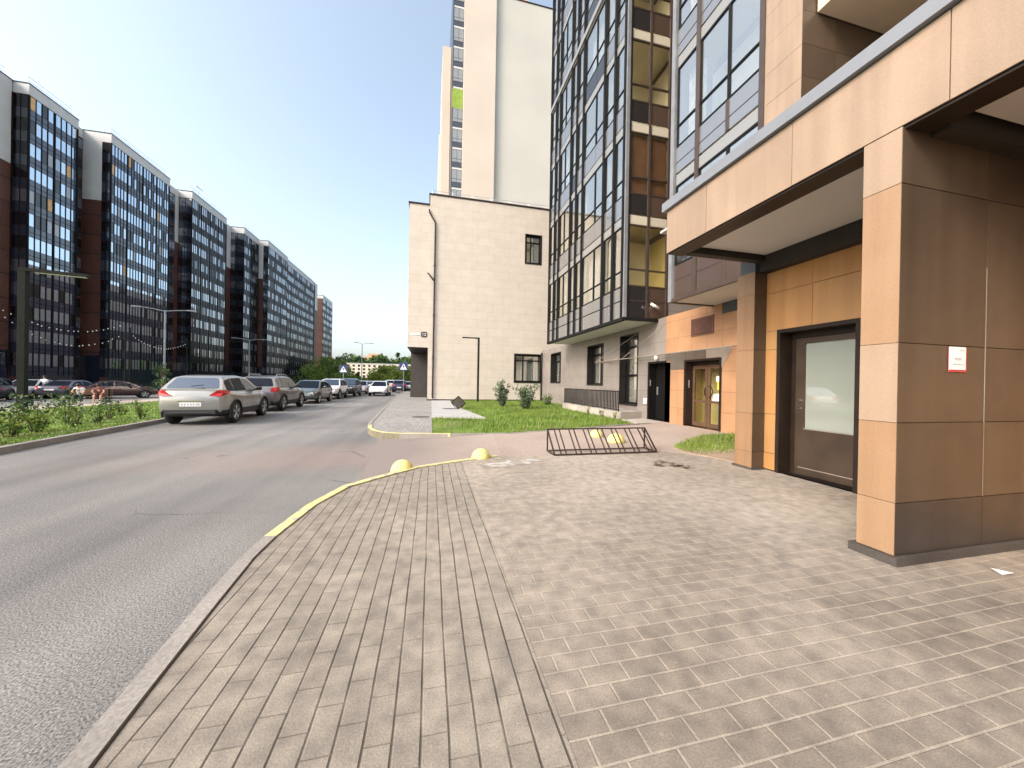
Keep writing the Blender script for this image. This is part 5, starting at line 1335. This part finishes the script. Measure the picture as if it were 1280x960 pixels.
    if detail > 1:
        g = MB()
        for xx in (-.21, -.14, -.06, .01, .08, .155, .205): g.box(xx - .02, xx + .02, L0 - .016, L0 - .0125, zz - .032, zz + .032)
        g.build('plate_print', M['ink'], pl_)
        g = MB(); g.box(-.33, .33, L0 - .006, L0 + .03, zz + .085, zz + .115); g.build('trunk_trim', M['chrome'], t)
        g = MB(); g.tube([(-.02, cab[0][0] - .02, cab[0][1] + .09), (.28, cab[0][0] + .03, cab[0][1] + .13)], .012, 5); g.build('wiper', M['carplastic'], t)
    g = MB(); g.box(-.26, .26, L1 - .02, L1 + .02, .45, .56); g.build('number_plate', M['plate'], t)
    if rails:
        for s in (-1, 1):
            g = MB(); xx = s * wroof * .93; g.tube([(xx, .0, zroof - .04), (xx, .1, zroof + .045), (xx, 1.2, zroof + .055), (xx, 1.4, zroof - .05)], .02, 6); g.build('roof_rail', M['rim'], t)
    return t
SILV = (.335, .33, .31)
make_car('crossover', SILV, 'silver beige crossover seen from behind, first in the parked row', -7.24, 13.45, ZR, (-.085, 1), metal=.55, group='cars parked along the left kerb')
make_car('suv', (.16, .15, .15), 'grey crossover with roof rails second in the parked row', -7.62, 18.4, ZR, (-.04, 1), rails=True, metal=.5, group='cars parked along the left kerb')
make_car('hatch', (.13, .14, .13), 'dark grey green hatchback facing the camera, third in the row', -7.72, 26.75, ZR, (.02, -1), metal=.6, group='cars parked along the left kerb')
make_car('crossover', (.72, .72, .72), 'white crossover facing the camera, fourth in the row', -7.78, 31.9, ZR, (.02, -1), metal=.1, group='cars parked along the left kerb')
make_car('suv', (.02, .025, .04), 'black car facing the camera behind the white crossover', -7.55, 36.6, ZR, (.02, -1), metal=.3, group='cars parked along the left kerb')
make_car('hatch', (.45, .46, .47), 'pale silver car half hidden behind the black parked car', -7.5, 42.5, ZR, (.02, -1), detail=1, group='cars parked along the left kerb')
make_car('sedan', (.5, .5, .5), 'farthest light car of the parked row', -7.6, 48.6, ZR, (.02, -1), detail=1, group='cars parked along the left kerb')
make_car('hatch', (.72, .73, .74), 'white hatchback driving toward the camera in the middle of the road', -4.98, 38.5, ZR, (.01, -1), name='moving_car', metal=.1)
make_car('suv', (.03, .03, .075), 'dark blue car standing beside the crossing sign pole', -4.0, 47.9, ZR, (.0, 1), metal=.4, detail=1)
make_car('suv', (.55, .50, .42), 'beige van far down the road behind the white hatchback', -6.2, 57, ZR, (.0, 1), metal=.2, detail=1)
make_car('hatch', (.60, .60, .60), 'light car partly behind the dark blue car', -3.1, 54, ZR, (.0, -1), metal=.2, detail=1)
# cars of the car park on the left
make_car('sedan', (.10, .09, .12), 'dark grey sedan with red tail lamps in the car park', -28.0, 34.3, ZL, (-.15, 1), metal=.5, group='cars in the car park', detail=1)
make_car('sedan', (.045, .018, .022), 'maroon sedan seen from its side in the car park', -26.1, 34.6, ZL, (.72, .7), metal=.4, group='cars in the car park', detail=1)
make_car('crossover', (.05, .06, .075), 'dark car with a bright windscreen at the left photo edge', -29.6, 31.6, ZL, (.45, -1), metal=.4, group='cars in the car park', detail=1)
make_car('hatch', (.5, .5, .5), 'pale car behind the square lamp post', -30.6, 36.0, ZL, (.3, -1), metal=.3, group='cars in the car park', detail=1)

# ------------------------------------------------------------------ people and bench
def person(label, x, y, z, rz, joints, edges, radii, head, shirt, legs, hairy=True, group=None):
    """body: one skinned surface; shirt and trousers as slightly larger skinned shells over it"""
    t = thing('person', label, 'person', (x, y, z), rz, group, world=False)
    def skinned(name, J, E, Rr, m, root):
        me = bpy.data.meshes.new(name); ks = list(J); me.from_pydata([J[k] for k in ks], [(ks.index(a), ks.index(b)) for a, b in E], [])
        o = bpy.data.objects.new(name, me); COL.objects.link(o)
        o.modifiers.new('s', 'SKIN'); sd = o.modifiers.new('d', 'SUBSURF'); sd.levels = 2; sd.render_levels = 2
        if not me.skin_vertices: me.attributes
        for i, k in enumerate(ks):
            sv = me.skin_vertices[0].data[i]; sv.radius = Rr[k] if isinstance(Rr[k], tuple) else (Rr[k], Rr[k]); sv.use_root = (k == root)
        dg = bpy.context.evaluated_depsgraph_get(); dg.update()
        m2 = bpy.data.meshes.new_from_object(o.evaluated_get(dg)); bpy.data.objects.remove(o)
        m2.materials.clear(); m2.materials.append(m); m2.polygons.foreach_set('use_smooth', [True] * len(m2.polygons))
        o = bpy.data.objects.new(name, m2); COL.objects.link(o); o.parent = t; return o
    skinned('body', joints, edges, radii, M['skin'], 'pelvis')
    def sub(keys): return {k: joints[k] for k in keys}, [e for e in edges if e[0] in keys and e[1] in keys], {k: (radii[k] if isinstance(radii[k], tuple) else (radii[k],) * 2) for k in keys}
    J, E, Q = sub(['pelvis', 'spine', 'chest', 'neck0', 'sl', 'sr', 'el', 'er']); Q = {k: (v[0] + .022, v[1] + .022) for k, v in Q.items()}
    J = dict(J); J['el'] = tuple(Vector(J['sl']).lerp(Vector(J['el']), .6)); J['er'] = tuple(Vector(J['sr']).lerp(Vector(J['er']), .6))
    skinned('shirt', J, E, Q, shirt, 'pelvis')
    ks = ['pelvis', 'hl', 'hr', 'kl', 'kr'] + (['al', 'ar'] if legs[1] else [])
    J, E, Q = sub(ks); Q = {k: (v[0] + .02, v[1] + .02) for k, v in Q.items()}
    skinned('trousers', J, E, Q, legs[0], 'pelvis')
    hd = Vector(joints['head']); g = MB()
    g.lathe([(.0001, .125), (.06, .115), (.098, .06), (.102, 0), (.09, -.05), (.086, -.06)], (hd.x, hd.y + .012, hd.z + .015), 14); g.build('hair', M['hair'], t, smooth=True)
    g = MB()
    for s in (-1, 1): g.lathe([(.0001, -.012), (.012, 0), (.0001, .012)], (hd.x + s * .033, hd.y - .092, hd.z + .01), 8)
    g.build('eyes', M['cloth_dark'], t)
    return t
def skeleton(sit=False, lean=0.0):
    H = {'pelvis': (0, 0, .95), 'spine': (0, 0, 1.12), 'chest': (0, 0, 1.34), 'neck0': (0, 0, 1.46), 'neck': (0, -.01, 1.53), 'head': (0, -.02, 1.64), 'crown': (0, -.01, 1.70),
         'sl': (-.19, 0, 1.41), 'el': (-.26, .02, 1.13), 'wl': (-.24, -.10, .90), 'fl': (-.23, -.14, .80), 'sr': (.19, 0, 1.41), 'er': (.26, .02, 1.13), 'wr': (.24, -.10, .90), 'fr': (.23, -.14, .80),
         'hl': (-.10, 0, .90), 'kl': (-.12, -.02, .50), 'al': (-.12, .02, .09), 'tl': (-.13, -.15, .04), 'hr': (.10, 0, .90), 'kr': (.12, -.02, .50), 'ar': (.12, .02, .09), 'tr': (.13, -.15, .04)}
    if sit:
        dz = -.45
        H = {k: (v[0], v[1] - lean * max(0, v[2] - .95), v[2] + dz - .18 * lean * max(0, v[2] - .95)) for k, v in H.items()}
        for s, sx in (('l', -1), ('r', 1)):
            H['k' + s] = (sx * .15, -.45, .50); H['a' + s] = (sx * .14, -.46, .09); H['t' + s] = (sx * .15, -.62, .04)
            H['e' + s] = (sx * .27, H['s' + s][1] - .10, .74); H['w' + s] = (sx * .15, -.36, .60); H['f' + s] = (sx * .13, -.44, .58)
    E = [('pelvis', 'spine'), ('spine', 'chest'), ('chest', 'neck0'), ('neck0', 'neck'), ('neck', 'head'), ('head', 'crown'), ('chest', 'sl'), ('sl', 'el'), ('el', 'wl'), ('wl', 'fl'), ('chest', 'sr'), ('sr', 'er'), ('er', 'wr'), ('wr', 'fr'),
         ('pelvis', 'hl'), ('hl', 'kl'), ('kl', 'al'), ('al', 'tl'), ('pelvis', 'hr'), ('hr', 'kr'), ('kr', 'ar'), ('ar', 'tr')]
    Rr = {'pelvis': (.15, .11), 'spine': (.13, .10), 'chest': (.16, .11), 'neck0': .07, 'neck': .05, 'head': (.088, .10), 'crown': (.07, .08)}
    for s in 'lr': Rr.update({'s' + s: .065, 'e' + s: .045, 'w' + s: .032, 'f' + s: (.04, .02), 'h' + s: .095, 'k' + s: .06, 'a' + s: .042, 't' + s: (.045, .03)})
    return H, E, Rr
Hs, Es, Rs_ = skeleton()
x, y = bearing(57, 25.5); person('person in a white shirt standing behind the dark grey sedan', x - 2.0, y + 2.3, ZL, R(170), Hs, Es, Rs_, None, M['shirt_white'], (M['cloth_dark'], True))
Hs, Es, Rs_ = skeleton(True, .55)
bx0, by0 = -18.6, 23.6
bx0, by0 = bearing(112, 22.5)
zb_ = lz(-20.9)
bn = thing('bench', 'dark park bench by the path with two people sitting on it', 'bench', (bx0, by0, zb_), R(18), world=False)
g = MB()
for i in range(4): g.box(-.95, .95, -.22 + i * .115, -.12 + i * .115, .40, .44)
g.build('seat', M['wood'], bn)
g = MB()
for i in range(3): g.box(-.95, .95, .25, .285, .55 + i * .13, .65 + i * .13)
g.build('backrest', M['wood'], bn)
for s in (-.8, .8):
    g = MB(); g.box(s - .03, s + .03, -.2, .24, .36, .398).box(s - .03, s + .03, -.2, -.14, 0, .36).box(s - .03, s + .03, .2, .248, 0, .92); g.build('leg', M['black_metal'], bn)
def on_bench(u): return bx0 + u * math.cos(R(18)), by0 + u * math.sin(R(18))
x, y = on_bench(-.35); person('person in a white shirt leaning forward on the bench', x, y, zb_ + .02, R(18), Hs, Es, Rs_, None, M['shirt_white'], (M['cloth_dark'], True))
x, y = on_bench(.5); person('person in a dusty red top with bare legs sitting on the bench', x, y, zb_ + .02, R(18), Hs, Es, Rs_, None, M['cloth_pink'], (M['cloth_pink'], False))

# ------------------------------------------------------------------ far end of the street
fb = thing('pale_apartment_house', 'long pale five-storey apartment house at the end of the street', 'building', (-45, 300, 0))
XA0, XA1, YF_ = -71, 5, 300
g = MB(); g.box(XA0, XA1, YF_, YF_ + 14, -1.2, 14.6); g.build('wall', M['far_beige'], fb)
g = MB(); g.box(XA0 - .3, XA1 + .3, YF_ - .3, YF_ + 14.3, 14.6, 15.1); g.build('roof', M['white'], fb)
for k in range(5):
    for i in range(19):
        x = XA0 + 2 + i * 3.9
        g = MB(); g.box(x, x + 1.8, YF_ - .06, YF_ - .002, 1.2 + 2.75 * k, 2.8 + 2.75 * k); g.build('window', M['g_dark'], fb)
x, y = bearing(466, 360); ob_ = thing('orange_tower_house', 'distant orange apartment house showing above the trees', 'building', (x, y, 0))
g = MB(); g.box(x - 9, x + 9, y, y + 14, -1.2, 26); g.build('wall', M['far_orange'], ob_)
g = MB(); g.box(x - 5, x + 5, y + 1, y + 9, 26, 29); g.build('roof_house', M['far_orange'], ob_)
for k in range(8):
    g = MB()
    for i in range(5): g.box(x - 8 + i * 3.4, x - 6 + i * 3.4, y - .05, y - .002, 2 + 3 * k, 3.8 + 3 * k)
    g.build('window_row', M['g_far'], ob_)
TM, TY, TD = [M['leaf_yellow'], M['leaf_yellow'], M['leaf_mid']], [M['leaf_bright'], M['leaf_bright'], M['leaf_yellow']], [M['leaf_dark'], M['leaf_mid'], M['leaf_dark']]
far = [  # column, depth, height, width, mats, label
    (411, 95, 7.6, 8.5, TM, 'leafy green tree at the right end of the dark block row', False),
    (420, 130, 9.5, 8, TD, 'dark tree left of the pale apartment house', False),
    (398, 150, 9.0, 9, TM, 'small tree tucked against the last dark block', False),
    (436, 335, 26, 20, TD, 'tall dark tree rising left above the pale house roof', False),
    (446, 340, 24, 16, TD, 'second dark tree above the pale house roof', False),
    (458, 345, 22, 18, TM, 'pale green tree left of the orange house', False),
    (474, 335, 25, 18, TD, 'dark tree in front of the orange house right side', False),
    (486, 340, 22, 16, TM, 'rounded tree above the roof between orange house and spire tree', False),
    (497, 330, 26, 14, TD, 'pointed tree above the right end of the pale house', True),
    (508, 330, 23, 18, TD, 'dark tree close to the dark passage corner', False),
    (520, 320, 24, 20, TD, 'dark tree mostly hidden behind the beige corner', False),
    (480, 110, 6.3, 6.5, TY, 'bright yellow-green round tree left of the crossing sign', False),
    (490, 118, 6.6, 7.0, TY, 'bright yellow-green tree behind the crossing sign pole', False),
    (501, 112, 6.0, 7.0, TM, 'green tree by the dark passage edge', False),
    (512, 120, 6.4, 8.0, TM, 'green tree hidden partly by the passage wall', False),
    (447, 125, 4.2, 2.6, TD, 'small dark conifer before the pale house, left one', True),
    (463, 125, 3.8, 2.4, TD, 'small dark conifer before the pale house, right one', True),
    (437, 115, 3.0, 6.0, TM, 'low bushy tree under the left crossing sign', False),
    (455, 118, 2.6, 4.5, TM, 'low bush between the two small conifers', False),
]
for p_, d_, h_, w_, m_, lb, con in far:
    x, y = bearing(p_, d_); tree(lb, x, y, -.8, h_ * (1.12 if d_ < 200 else 1.1), w_ * 1.35, 3600, max(.15, .0030 * d_), m_, 'trees at the end of the street', .12 if d_ < 200 else .3, conical=con, nc=30)
x, y = bearing(203, 31); tree('young slim tree before the wide near block', x, y, ZL, 3.1, 1.5, 420, .09, TD, None, .38)
x, y = bearing(190, 40); shrub('orange flowering low bush by the car park', x, y, ZL, .7, 1.6, 260, .07, [simple('orange flower', (.5, .22, .05), .7), M['leaf_mid'], M['leaf_mid']], None, 7)
for p_, d_, w_, lb in ((215, 38, 3.0, 'clipped hedge behind the silver crossover'), (352, 60, 5, 'dark bush at the foot of the far blocks, left'), (372, 70, 6, 'dark bush at the foot of the far blocks, right'), (391, 85, 6, 'green bush beside the far end of the block row')):
    x, y = bearing(p_, d_); shrub(lb, x, y, ZL, 1.8 if d_ > 50 else 1.0, w_, 700, .13, TD, 'bushes before the dark blocks', 10)

# ------------------------------------------------------------------ light, sky, camera
SUN_EL, SUN_AZ = 36.0, -116.0      # azimuth measured clockwise from +Y (street direction)
w = bpy.data.worlds.new('World'); scn.world = w; w.use_nodes = True
nt = w.node_tree; nt.nodes.clear()
sky = nt.nodes.new('ShaderNodeTexSky'); sky.sky_type = 'NISHITA'; sky.sun_disc = False
sky.sun_elevation = R(SUN_EL); sky.sun_rotation = R(SUN_AZ); sky.altitude = 50; sky.air_density = 1.0; sky.dust_density = 4.0; sky.ozone_density = 1.2
bg = nt.nodes.new('ShaderNodeBackground'); bg.inputs['Strength'].default_value = .15
wo = nt.nodes.new('ShaderNodeOutputWorld'); hs = nt.nodes.new('ShaderNodeHueSaturation'); hs.inputs['Saturation'].default_value = .70; hs.inputs['Hue'].default_value = .488; nt.links.new(sky.outputs[0], hs.inputs['Color']); nt.links.new(hs.outputs[0], bg.inputs[0]); nt.links.new(bg.outputs[0], wo.inputs[0])
sl = bpy.data.lights.new('sun', 'SUN'); sl.energy = .75; sl.angle = R(20); sl.color = (1, .88, .72)
so = bpy.data.objects.new('sun', sl); COL.objects.link(so)
sd = Vector((math.sin(R(SUN_AZ)) * math.cos(R(SUN_EL)), math.cos(R(SUN_AZ)) * math.cos(R(SUN_EL)), math.sin(R(SUN_EL))))
so.rotation_euler = sd.to_track_quat('Z', 'Y').to_euler(); so.location = sd * 100

cd = bpy.data.cameras.new('camera'); cd.sensor_width = 36; cd.lens = 36 * 436.3 / 1280; cd.clip_end = 3000; cd.clip_start = .05
co = bpy.data.objects.new('camera', cd); COL.objects.link(co)
yaw, pit, rol = R(13.07), R(-.18), R(.97)
r = Vector((math.cos(yaw), -math.sin(yaw), 0)); f = Vector((math.sin(yaw), math.cos(yaw), 0)); u = Vector((0, 0, 1))
f2 = f * math.cos(pit) + u * math.sin(pit); u2 = u * math.cos(pit) - f * math.sin(pit)
r3 = r * math.cos(rol) + u2 * math.sin(rol); u3 = u2 * math.cos(rol) - r * math.sin(rol)
co.matrix_world = Matrix(((r3.x, u3.x, -f2.x, 0), (r3.y, u3.y, -f2.y, 0), (r3.z, u3.z, -f2.z, 1.31), (0, 0, 0, 1)))
scn.camera = co
scn.view_settings.view_transform = 'Standard'; scn.view_settings.look = 'None'; scn.view_settings.gamma = 1; scn.view_settings.exposure = 1.45
scn.cycles.max_bounces = 8; scn.cycles.transparent_max_bounces = 12
for o in scn.objects:
    if 'world' in o: del o['world']
